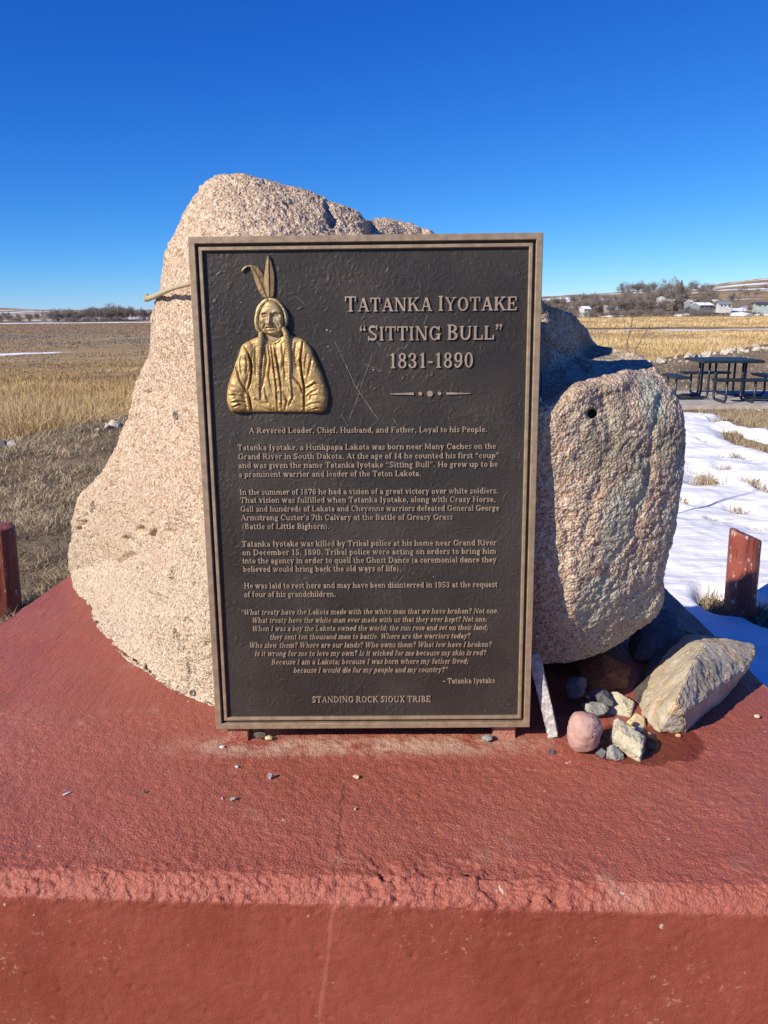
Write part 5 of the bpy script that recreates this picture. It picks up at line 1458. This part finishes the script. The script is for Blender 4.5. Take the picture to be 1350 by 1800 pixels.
for k in range(110):
    t = (k + rr.random()) / 110
    x = 4.0 + 18 * t
    y = crest(x) - .5 + rr.uniform(-.9, .6)
    s = rr.choice((.13, .18, .2, .26, .36)) * (1 + .3 * t)
    place_rock('riprap_stone', x, y, s, 'pale rock in the row along the bank edge beyond the picnic table', 'rocks along the bank edge')
for px, py, s, lab in ((203, 748, .24, 'pale angular rock at the bank edge left of the boulder, largest there'), (189, 751, .16, 'flat whitish rock beside the largest bank edge rock'), (172, 756, .13, 'small tan rock, furthest left of the bank edge rocks by the boulder')):
    c = W(px, py + 6, 0.0)
    place_rock('bank_rock', c[0], min(c[1], float(crest(c[0])) - .1), s, lab, k=rr.randrange(7))
for px, py, s, lab in ((22, 778, .22, 'grey rock at the bank edge on the far left'), (3, 778, .24, 'dark bluish rock at the left border of the view')):
    c = W(px, py + 6, 0.0)
    place_rock('bank_rock', c[0], c[1], s, lab, mat=M['st_grey'] if px > 10 else M['st_dark'])

# ------------------------------------------------------------------ grass
def blades(name, X, Y, Z, H, Wd, lean, tint, mat, bend=.35, seed=1):
    rs = np.random.RandomState(seed); n = len(X)
    an = rs.uniform(0, 2 * math.pi, n); fa = rs.uniform(0, 2 * math.pi, n)
    dx, dy = np.cos(an), np.sin(an); wx, wy = np.cos(fa) * Wd / 2, np.sin(fa) * Wd / 2
    B = np.stack([X, Y, Z], 1)
    hl = H * np.sin(lean); hv = H * np.cos(lean)
    mid = B + np.stack([dx * hl * .42, dy * hl * .42, hv * .6], 1)
    tip = B + np.stack([dx * hl * (1 + bend * .3), dy * hl * (1 + bend * .3), hv * (1 - bend * .25)], 1)
    w = np.stack([wx, wy, wx * 0], 1)
    V = np.stack([B - w, B + w, mid + w * .75, mid - w * .75, tip], 1).reshape(-1, 3)
    i = np.arange(n) * 5
    q = np.stack([i, i + 1, i + 2, i + 3], 1); t = np.stack([i + 3, i + 2, i + 4], 1)
    me = npmesh(name, V, [q, t], False, {'tint': np.repeat(tint, 5)})
    o = obj(name, me, mat)
    return tag(o, kind='stuff')
rs = np.random.RandomState(3)
m_lawn = m_blades('dry_lawn_blades', [(0, (.09, .062, .038)), (.3, (.25, .185, .11)), (.65, (.42, .325, .20)), (1, (.60, .49, .33))])
m_gold = m_blades('golden_reed_blades', [(0, (.26, .18, .10)), (.3, (.46, .315, .14)), (.7, (.60, .435, .21)), (1, (.66, .52, .32))])
m_brown = m_blades('brown_marsh_blades', [(0, (.20, .135, .075)), (.35, (.32, .225, .12)), (.7, (.37, .27, .165)), (1, (.48, .36, .22))])
def lawn_zone(n, fx, y0, y1, seed):
    rs = np.random.RandomState(seed)
    y = np.exp(rs.uniform(math.log(y0), math.log(y1), n)); a, b = fx
    x = y * rs.uniform(a, b, n)
    k = y < crest(x) + 1.5
    inpl = (x > -1.16) & (x < .90) & (y < 2.78)
    pad = (y > tc[1] - 1.2) & (y < tc[1] + 1.3) & (x > tc[0] - 3.7)
    sn = (snow_depth(x, y) > .004) & (x > .85)
    k &= ~inpl & ~pad & ~sn & (np.abs(x) > .6 * (y < 1.1))
    return x[k], y[k]
X1, Y1 = lawn_zone(230000, (-.85, -.12), 1.7, 17, 5)
X2, Y2 = lawn_zone(90000, (.12, .95), 1.6, 34, 6)
X3, Y3 = lawn_zone(12000, (-.14, .14), 2.75, 18, 7)
X, Y = np.concatenate([X1, X2, X3]), np.concatenate([Y1, Y2, Y3])
Z = terrain(X, Y)
nz = fbm(p2(X, Y), 1.1, 4); nz2 = fbm(p2(X, Y), 5.0, 3, off=7)
dens = nz + .6 * nz2
kp = rs.rand(len(X)) < np.clip(.62 + dens * 1.1, .12, 1)
X, Y, Z, nz, nz2 = X[kp], Y[kp], Z[kp], nz[kp], nz2[kp]
H = rs.uniform(.035, .10, len(X)) * (1 + .7 * np.clip(nz2, -.5, 1)) * (1 + Y * .02)
tint = np.clip(.42 + .75 * nz + .6 * nz2 + rs.normal(0, .22, len(X)), 0, 1)
blades('lawn_grass', X, Y, Z, H, np.clip(.0022 + Y * .00055, .003, .012), rs.uniform(.55, 1.4, len(X)), tint, m_lawn, seed=8)
# tufts standing out of the snow and round the right post
XS, YS = [], []
for (cx, cy, rx, ry, _a) in SNOW_HOLES:
    n = int(60 + 2600 * rx * ry + 120 * rx)
    XS.append(rs.normal(cx, rx * .45, n)); YS.append(rs.normal(cy, ry * .45, n))
XS, YS = np.concatenate(XS), np.concatenate(YS)
blades('snow_grass', XS, YS, terrain(XS, YS) - .005, rs.uniform(.05, .14, len(XS)), np.full(len(XS), .005), rs.uniform(.2, 1.3, len(XS)), np.clip(rs.normal(.55, .2, len(XS)), 0, 1), m_lawn, seed=9)
def reeds(n, ua, ub, y0, y1, seed):
    rs = np.random.RandomState(seed)
    y = np.exp(rs.uniform(math.log(y0), math.log(y1), n)); x = y * rs.uniform(ua, ub, n)
    k = y > crest(x) + 4
    x, y = x[k], y[k]
    c = fbm(p2(x, y), .12, 4); c2 = fbm(p2(x * .5, y), .05, 3, off=5)
    keep = rs.rand(len(x)) < np.clip(.75 + c * 1.2, .15, 1)
    return x[keep], y[keep], c[keep], c2[keep]
for (n, ua, ub, y0, y1, sd) in ((330000, -.72, -.16, 13, 110, 31), (300000, .12, .75, 26, 560, 32), (70000, -.17, .13, 22, 300, 35)):
    x, y, c, c2 = reeds(n, ua, ub, y0, y1, sd)
    edge = 1.0 if ua > 0 else None
    fade = np.clip((100 - y) / 45, .3, 1) if ua < 0 else np.clip(.6 + c2 * 1.2, .3, 1)
    if ua > 0:
        k = np.abs(y - 248) > 24; x, y, c, c2, fade = x[k], y[k], c[k], c2[k], fade[k]
    h = rs.uniform(.45, 1.25, len(x)) * (1 + .9 * c) * fade
    tint = np.clip(.46 + .75 * c + .55 * c2 + rs.normal(0, .13, len(x)) - (.25 * (1 - fade) if ua < 0 else 0), 0, 1)
    blades('marsh_grass', x, y, terrain(x, y) - .05, h, .004 + y * (.00042 if ua < 0 else .00052), rs.uniform(.05, .75, len(x)), tint, m_gold, seed=sd)

x, y, c, c2 = reeds(75000, -.75, -.10, 75, 530, 33)
k = ~((np.abs(y - (x + 60) - 133) < 9) & (x < -47)); x, y, c, c2 = x[k], y[k], c[k], c2[k]
blades('far_marsh_grass', x, y, terrain(x, y) - .05, rs.uniform(.12, .32, len(x)) * (1 + c), .01 + y * .0011, rs.uniform(.05, .7, len(x)), np.clip(.36 + .55 * c + .7 * c2 + rs.normal(0, .10, len(x)), 0, 1), m_brown, seed=34)

# ------------------------------------------------------------------ dry stems behind the boulder
stem_mat = m_plain('dry_stem', (.16, .12, .08), .9)
for pa, pb, lab, forks in (((1102, 606), (1113, 556), 'taller thin dry weed stem rising behind the right boulder shoulder', ((1106, 588, 1116, 572),)), ((1118, 612), (1142, 572), 'slanting thin dry weed stem right of the taller one behind the boulder', ((1130, 592, 1150, 583),))):
    Yt = 5.2
    top_ = Vector(WY(pb[0], pb[1], Yt)); kn = Vector(WY(pa[0], pa[1], Yt)); d = (top_ - kn)
    base = kn - d * (kn.z / max(d.z, .05)); base = Vector((kn.x - d.x * 2.2, Yt, float(terrain(kn.x, Yt))))
    bm = bmesh.new(); add_tube(bm, [base, (base + kn) / 2 + Vector((.02, 0, 0)), kn, top_], .007, 6, .0025)
    for fx0, fy0, fx1, fy1 in forks:
        add_tube(bm, [Vector(WY(fx0, fy0, Yt)), Vector(WY(fx1, fy1, Yt))], .003, 5, .0015)
    set_base(tag(bm_obj('weed_stem', bm, stem_mat, None, True), lab, 'plant'))

# ------------------------------------------------------------------ far trees
def add_tri_tube(V, Fq, a, b, r0, r1):
    a, b = np.array(a), np.array(b); t = b - a; L = np.linalg.norm(t)
    if L < 1e-6: return
    t /= L; u = np.cross(t, [.3, .5, .8]); u /= np.linalg.norm(u); w = np.cross(t, u)
    k = len(V)
    for c, r in ((a, r0), (b, r1)):
        for j in range(3):
            an = j * 2.0944
            V.append(c + (u * math.cos(an) + w * math.sin(an)) * r)
    for j in range(3):
        Fq.append((k + j, k + (j + 1) % 3, k + 3 + (j + 1) % 3, k + 3 + j))
def bare_tree(seed, height, spread, twigs, stems=1, thick=1.0):
    rs = np.random.RandomState(seed)
    TV, TF, CV, CF = [], [], [], []
    ends = []
    def grow(p, d, L, r, lvl, maxl):
        n = 3
        for k in range(n):
            d2 = d + rs.normal(0, .10 + .05 * lvl, 3); d2[2] += .05; d2 /= np.linalg.norm(d2)
            q = p + d2 * L / n
            if lvl <= 1: add_tri_tube(TV, TF, p, q, r * (1 - .2 * k / n), r * (1 - .2 * (k + 1) / n))
            else: add_tri_tube(CV, CF, p, q, r * (1 - .2 * k / n), r * (1 - .2 * (k + 1) / n))
            p, d = q, d2
            if lvl < maxl and (k > 0 or lvl > 0):
                for _ in range(2 if lvl < 2 else 1):
                    s = rs.normal(0, 1, 3); s -= d * (s @ d); s /= np.linalg.norm(s)
                    nd = d * .75 + s * spread; nd /= np.linalg.norm(nd)
                    grow(p, nd, L * rs.uniform(.55, .78), r * .55, lvl + 1, maxl)
        ends.append((p, d))
    for s in range(stems):
        d0 = np.array([rs.normal(0, .05), rs.normal(0, .05), 1.0]) if stems == 1 else np.array([rs.normal(0, .5), rs.normal(0, .5), 1.0])
        d0 /= np.linalg.norm(d0)
        grow(np.array([rs.normal(0, .1) * (stems > 1), rs.normal(0, .1) * (stems > 1), -.3]), d0, height * .5, height * .022 * thick / (stems ** .5), 0, 3 if stems == 1 else 2)
    E_ = np.array([e[0] for e in ends]); D_ = np.array([e[1] for e in ends])
    k = rs.randint(0, len(E_), twigs)
    p = E_[k] + rs.normal(0, height * .035, (twigs, 3)); d = D_[k] + rs.normal(0, .55, (twigs, 3)); d[:, 2] += .25; d /= np.linalg.norm(d, axis=1)[:, None]
    L = rs.uniform(.05, .13, twigs) * height; w = rs.normal(0, 1, (twigs, 3)); w /= np.linalg.norm(w, axis=1)[:, None]
    wd = height * .0065 * thick
    kk = len(CV)
    tv = np.stack([p - w * wd, p + w * wd, p + d * L[:, None]], 1).reshape(-1, 3)
    crown_v = np.vstack([np.array(CV).reshape(-1, 3), tv])
    tri = kk + np.arange(twigs * 3).reshape(-1, 3)
    tm = npmesh('trunk', np.array(TV), np.array(TF)) if TV else None
    cm = npmesh('crown', crown_v, [np.array(CF).reshape(-1, 4), tri], False)
    return tm, cm
bark = m_plain('grey_bark', (.17, .14, .12), .95, 0, .3, .8)
twig = m_plain('grey_twigs', (.20, .175, .16), .95, 0, .3, .25)
twig2 = m_plain('brown_twigs', (.21, .17, .14), .95, 0, .3, .25)
twig3 = m_plain('purplish_brush', (.17, .135, .13), .95, 0, .3, .25)
TREES = [(bare_tree(300 + k, 9 + k % 3, .62 + .1 * (k % 2), 1500), twig if k % 2 else twig2) for k in range(5)]
BUSHES = [(bare_tree(320 + k, 4.0, .7, 1100, 7, 1.3), twig3 if k else twig) for k in range(3)]
def plant(kind, protos, x, y, s, label, group, cat, parts=True, k=None, zoff=0.0):
    (tm, cm), mat = protos[rr.randrange(len(protos)) if k is None else k]
    t = bpy.data.objects.new(kind, None); COL.objects.link(t)
    t.location = (x, y, float(terrain(x, y)) + zoff); t.rotation_euler = (0, 0, rr.uniform(0, 6.28)); t.scale = (s * rr.uniform(.9, 1.15), s * rr.uniform(.9, 1.15), s)
    tag(t, label, cat, group)
    if not tm.materials: tm.materials.append(bark)
    if not cm.materials: cm.materials.append(mat)
    for nm, me in (('trunk', tm), ('crown', cm)):
        o = bpy.data.objects.new(nm, me); COL.objects.link(o); o.parent = t
    return t
def px_x(px, Y): return float(WY(px, 560, Y)[0])
# left: the line of bare trees across the marsh
for k in range(150):
    px = rr.choice((rr.uniform(-50, 290), rr.uniform(85, 285))); Y = rr.uniform(575, 650)
    s = rr.uniform(.55, .85) * (1.25 if 150 < px < 250 else .9)
    plant('bare_tree', TREES, px_x(px, Y), Y, s, 'bare grey tree in the far tree line across the marsh', 'far tree line across the marsh', 'tree')
for k in range(80):
    px = rr.uniform(-200, 310); Y = rr.uniform(566, 580)
    plant('brush_clump', BUSHES, px_x(px, Y), Y, rr.uniform(.6, 1.1), 'bare brush along the foot of the far tree line', 'brush along the far tree line', 'bush')
# right: trees among the houses
for k in range(175):
    px = 940 + 420 * rr.random()
    u = rr.random()
    Y = 600 + 170 * u
    s = rr.uniform(.75, 1.2) * (.95 if px < 1080 else 1.0)
    if px < 1080: Y = 595 + 70 * u
    if px > 1290: s *= .6
    if px > 1250 and rr.random() < .6: continue
    plant('bare_tree', TREES, px_x(px, Y), Y, s, 'bare tree among the houses of the distant town', 'trees in the distant town', 'tree')
for k in range(170):
    px = 930 + 320 * rr.random() ** 1.1; Y = rr.choice((rr.uniform(572, 600), rr.uniform(625, 700)))
    plant('brush_clump', BUSHES, px_x(px, Y), Y, rr.uniform(.8, 1.5), 'grey bare brush along the edge of the golden marsh', 'brush along the marsh edge', 'bush')
for k in range(26):
    px = 1235 + 160 * rr.random(); Y = rr.uniform(572, 600)
    plant('brush_clump', BUSHES, px_x(px, Y), Y, rr.uniform(.35, .8), 'low bare brush below the town on the far right', 'brush below the town', 'bush')
plant('bare_tree', TREES, px_x(1182, 640), 640, 2.0, 'tallest bare tree rising above the distant town skyline', None, 'tree', k=2)
plant('bare_tree', TREES, px_x(1237, 620), 620, 1.7, 'big bare tree behind the grey house with snowy roof', None, 'tree', k=4)
plant('bare_tree', TREES, px_x(1293, 640), 640, 1.3, 'bare tree beside the white house below the hill', None, 'tree', k=1)
def conifer(x, y, h, label):
    V, Fq = [], []
    rs = np.random.RandomState(int(x) % 97)
    t = thing('spruce_tree', label, 'tree', (x, y, float(terrain(x, y))))
    add_tri_tube(V, Fq, (0, 0, -.3), (0, 0, h * .9), .25, .05)
    obj('trunk', npmesh('trunk', np.array(V), np.array(Fq)), bark, t)
    n = 900
    z = rs.uniform(.08, 1, n) ** 1.15; r = (1 - z) * h * .26 * rs.uniform(.4, 1.1, n) + .1; a = rs.uniform(0, 6.28, n)
    p = np.stack([r * np.cos(a), r * np.sin(a), z * h - r * .25], 1)
    d = rs.normal(0, .5, (n, 3)); w = rs.normal(0, .5, (n, 3))
    tv = np.stack([p - w * .5, p + w * .5, p + d], 1).reshape(-1, 3)
    obj('crown', npmesh('crown', tv, np.arange(n * 3).reshape(-1, 3), False), M['spruce'], t)
M['spruce'] = m_plain('spruce_needles', (.055, .06, .05), .9, 0, .4, .5)
conifer(px_x(1187, 700), 700, 13.5, 'dark spruce, left of the two on the town skyline')
conifer(px_x(1193, 705), 705, 15.5, 'dark spruce, right of the two on the town skyline')
conifer(px_x(1186, 615), 615, 9, 'dark conifer among the lower houses')

# ------------------------------------------------------------------ houses
HM = {k: m_plain('house_' + k, c, .8, 0, .12, .6) for k, c in dict(white=(.50, .50, .49), beige=(.40, .34, .27), greyblue=(.19, .21, .24), brown=(.16, .09, .06), green=(.34, .41, .37), tan=(.42, .30, .20), dark=(.05, .055, .07)).items()}
glass = m_plain('window_glass', (.03, .035, .045), .15, 0, .1, 2)
roofsnow = m_plain('roof_snow', (.82, .84, .87), .7, 0, .05, 1)
def house(px, pyb, wpx, hpx, Y, wall, roof, label, rz=0.0, depth=8.0, nwin=2, gable_end=False):
    b = WY(px, pyb, Y)
    gz = float(terrain(b[0], Y))
    w = .78 * wpx / F_PX * Y; hh = .72 * hpx / F_PX * Y
    wall_h, rise = max(hh * .6, 2.2), max(hh * .4, 1.4)
    t = thing('house', label, 'house', (b[0], Y, b[2]), rz)
    w2, d2 = (w / 2, depth / 2)
    drop = min(0, gz - b[2]) - .3
    bm = bmesh.new(); add_box(bm, (-w2, -d2, drop), (w2, d2, wall_h)); 
    # gables
    for sx in (-1, 1):
        a = [bm.verts.new(v) for v in ((sx * w2, -d2, wall_h), (sx * w2, d2, wall_h), (sx * w2, 0, wall_h + rise))]; bm.faces.new(a)
    bm_obj('wall', bm, HM[wall], t)
    bm = bmesh.new()
    e, th = .45, .3
    for sy in (-1, 1):
        q = [(-w2 - e, sy * (d2 + e), wall_h - rise * e / d2 + .02), (w2 + e, sy * (d2 + e), wall_h - rise * e / d2 + .02), (w2 + e, 0, wall_h + rise + .02), (-w2 - e, 0, wall_h + rise + .02)]
        lo = [bm.verts.new(p) for p in q]; hi = [bm.verts.new((p[0], p[1], p[2] + th)) for p in q]
        bm.faces.new(lo); bm.faces.new(hi[::-1])
        for k in range(4): bm.faces.new((lo[k], lo[(k + 1) % 4], hi[(k + 1) % 4], hi[k]))
    bm_obj('roof', bm, roofsnow if roof == 'snow' else HM[roof], t)
    for k in range(nwin):
        x = -w2 + w * (k + .7) / (nwin + .4)
        bm = bmesh.new(); add_box(bm, (x - .6, -d2 - .06, 1.0), (x + .6, -d2 + .02, min(2.1, wall_h - .2))); bm_obj('window', bm, glass, t)
    bm = bmesh.new(); add_box(bm, (w2 - 1.6, -d2 - .07, 0), (w2 - .7, -d2 + .02, 2.05)); bm_obj('door', bm, HM['dark'], t)
house(1028, 549, 15, 13, 590, 'white', 'snow', 'white house with snowy roof, furthest left of the distant town', .2)
house(1070, 545, 22, 10, 615, 'beige', 'snow', 'beige house with snowy roof right of the leftmost white house', -.1)
house(1088, 541, 14, 8, 640, 'white', 'snow', 'narrow pale house behind the brush at the middle of the town', .1)
house(1111, 531, 15, 9, 680, 'brown', 'brown', 'dark brown house up among the trees', .3)
house(1124, 535, 16, 8, 660, 'tan', 'snow', 'tan house with long snowy roof below the dark brown one', 0)
house(1163, 528, 9, 11, 660, 'white', 'dark', 'small white gabled house under the tallest bare tree', 1.2)
house(1150, 531, 18, 8, 675, 'brown', 'dark', 'brown house with dark roof beside the small white gabled one', .1)
house(1177, 535, 22, 7, 650, 'tan', 'snow', 'low tan house with snowy roof below the spruces', -.15)
house(1234, 543, 36, 14, 600, 'greyblue', 'snow', 'wide grey blue house with snow covered roof at the town front', .35, 9, 3)
house(1214, 538, 16, 12, 630, 'greyblue', 'snow', 'house with steep snowy roof just behind the wide grey blue one', .8)
house(1272, 541, 26, 13, 615, 'white', 'greyblue', 'white house screened by bare trees left of the snow bank', -.1, 8, 3)
house(1342, 541, 38, 12, 605, 'green', 'dark', 'pale green house with dark blue roof at the right border', -.15, 8, 3)
house(1325, 541, 12, 12, 625, 'brown', 'dark', 'dark gabled house just left of the pale green one', 1.1, 8, 1)
house(1052, 547, 12, 8, 640, 'beige', 'snow', 'small beige house with snowy roof between the first two pale houses', .15)
house(1098, 538, 12, 7, 690, 'white', 'snow', 'small white house partly hidden by trees left of the dark brown one', -.2)
house(1190, 538, 14, 8, 665, 'white', 'snow', 'small white house behind trees right of the low tan one', .1)
house(1256, 535, 14, 8, 690, 'tan', 'snow', 'small tan house up the slope behind the wide grey blue house', .2)
# snow banks by the houses
for px, py, w, h, lab in ((1200, 552, 26, 4, 0), (1302, 549, 36, 4.5, 0), (1345, 549, 34, 2.5, 0), (1075, 552, 44, 2, 0)):
    Y = 585.0; c = WY(px, py, Y); gz = float(terrain(c[0], Y))
    bm = bmesh.new(); bmesh.ops.create_icosphere(bm, subdivisions=4, radius=1.0)
    co = np.array([v.co[:] for v in bm.verts]); nn = fbm(co, 1.4, 3, off=px * .1)
    for v, q in zip(bm.verts, nn): v.co *= 1 + .35 * q
    o = bm_obj('snow_bank', bm, M['snow'], None, True); o.location = (c[0], Y, c[2]); o.location.z = gz; o.scale = (w / F_PX * Y / 2, 6.0, h / F_PX * Y)
    tag(o, kind='structure')

# utility poles and a fence line below the town
pole_mat = m_plain('weathered_pole', (.20, .16, .13), .9, 0, .2, 1)
def utility_pole(px, pyb, h, Y, label):
    b = WY(px, pyb, Y); z = float(terrain(b[0], Y))
    t = thing('utility_pole', label, 'pole', (b[0], Y, z))
    bm = bmesh.new(); add_tube(bm, [(0, 0, -.3), (0, 0, h)], .17, 8, .11); bm_obj('shaft', bm, pole_mat, t, True)
    bm = bmesh.new(); add_box(bm, (-1.1, -.08, h - .9), (1.1, .08, h - .7)); bm_obj('crossarm', bm, pole_mat, t)
utility_pole(1238, 545, 9.5, 592, 'thin utility pole in front of the wide grey blue house')
utility_pole(1140, 545, 10, 612, 'thin utility pole among trees left of the spruces')
utility_pole(1307, 545, 9.5, 600, 'thin utility pole beside the snow bank on the right')
bm = bmesh.new(); add_tube(bm, [(0, 0, -.3), (0, 0, 1.7)], .11, 6, .09)
fp0 = bpy.data.meshes.new('fence_post'); bm.to_mesh(fp0); bm.free(); fp0.materials.append(pole_mat)
for k in range(16):
    px = 1262 + k * 7.0; Y = 576.0
    x = px_x(px, Y)
    o = bpy.data.objects.new('fence_post', fp0); COL.objects.link(o); o.location = (x, Y, float(terrain(x, Y)))
    tag(o, 'thin wooden fence post in the line below the distant town', 'fence post', 'fence posts below the town')
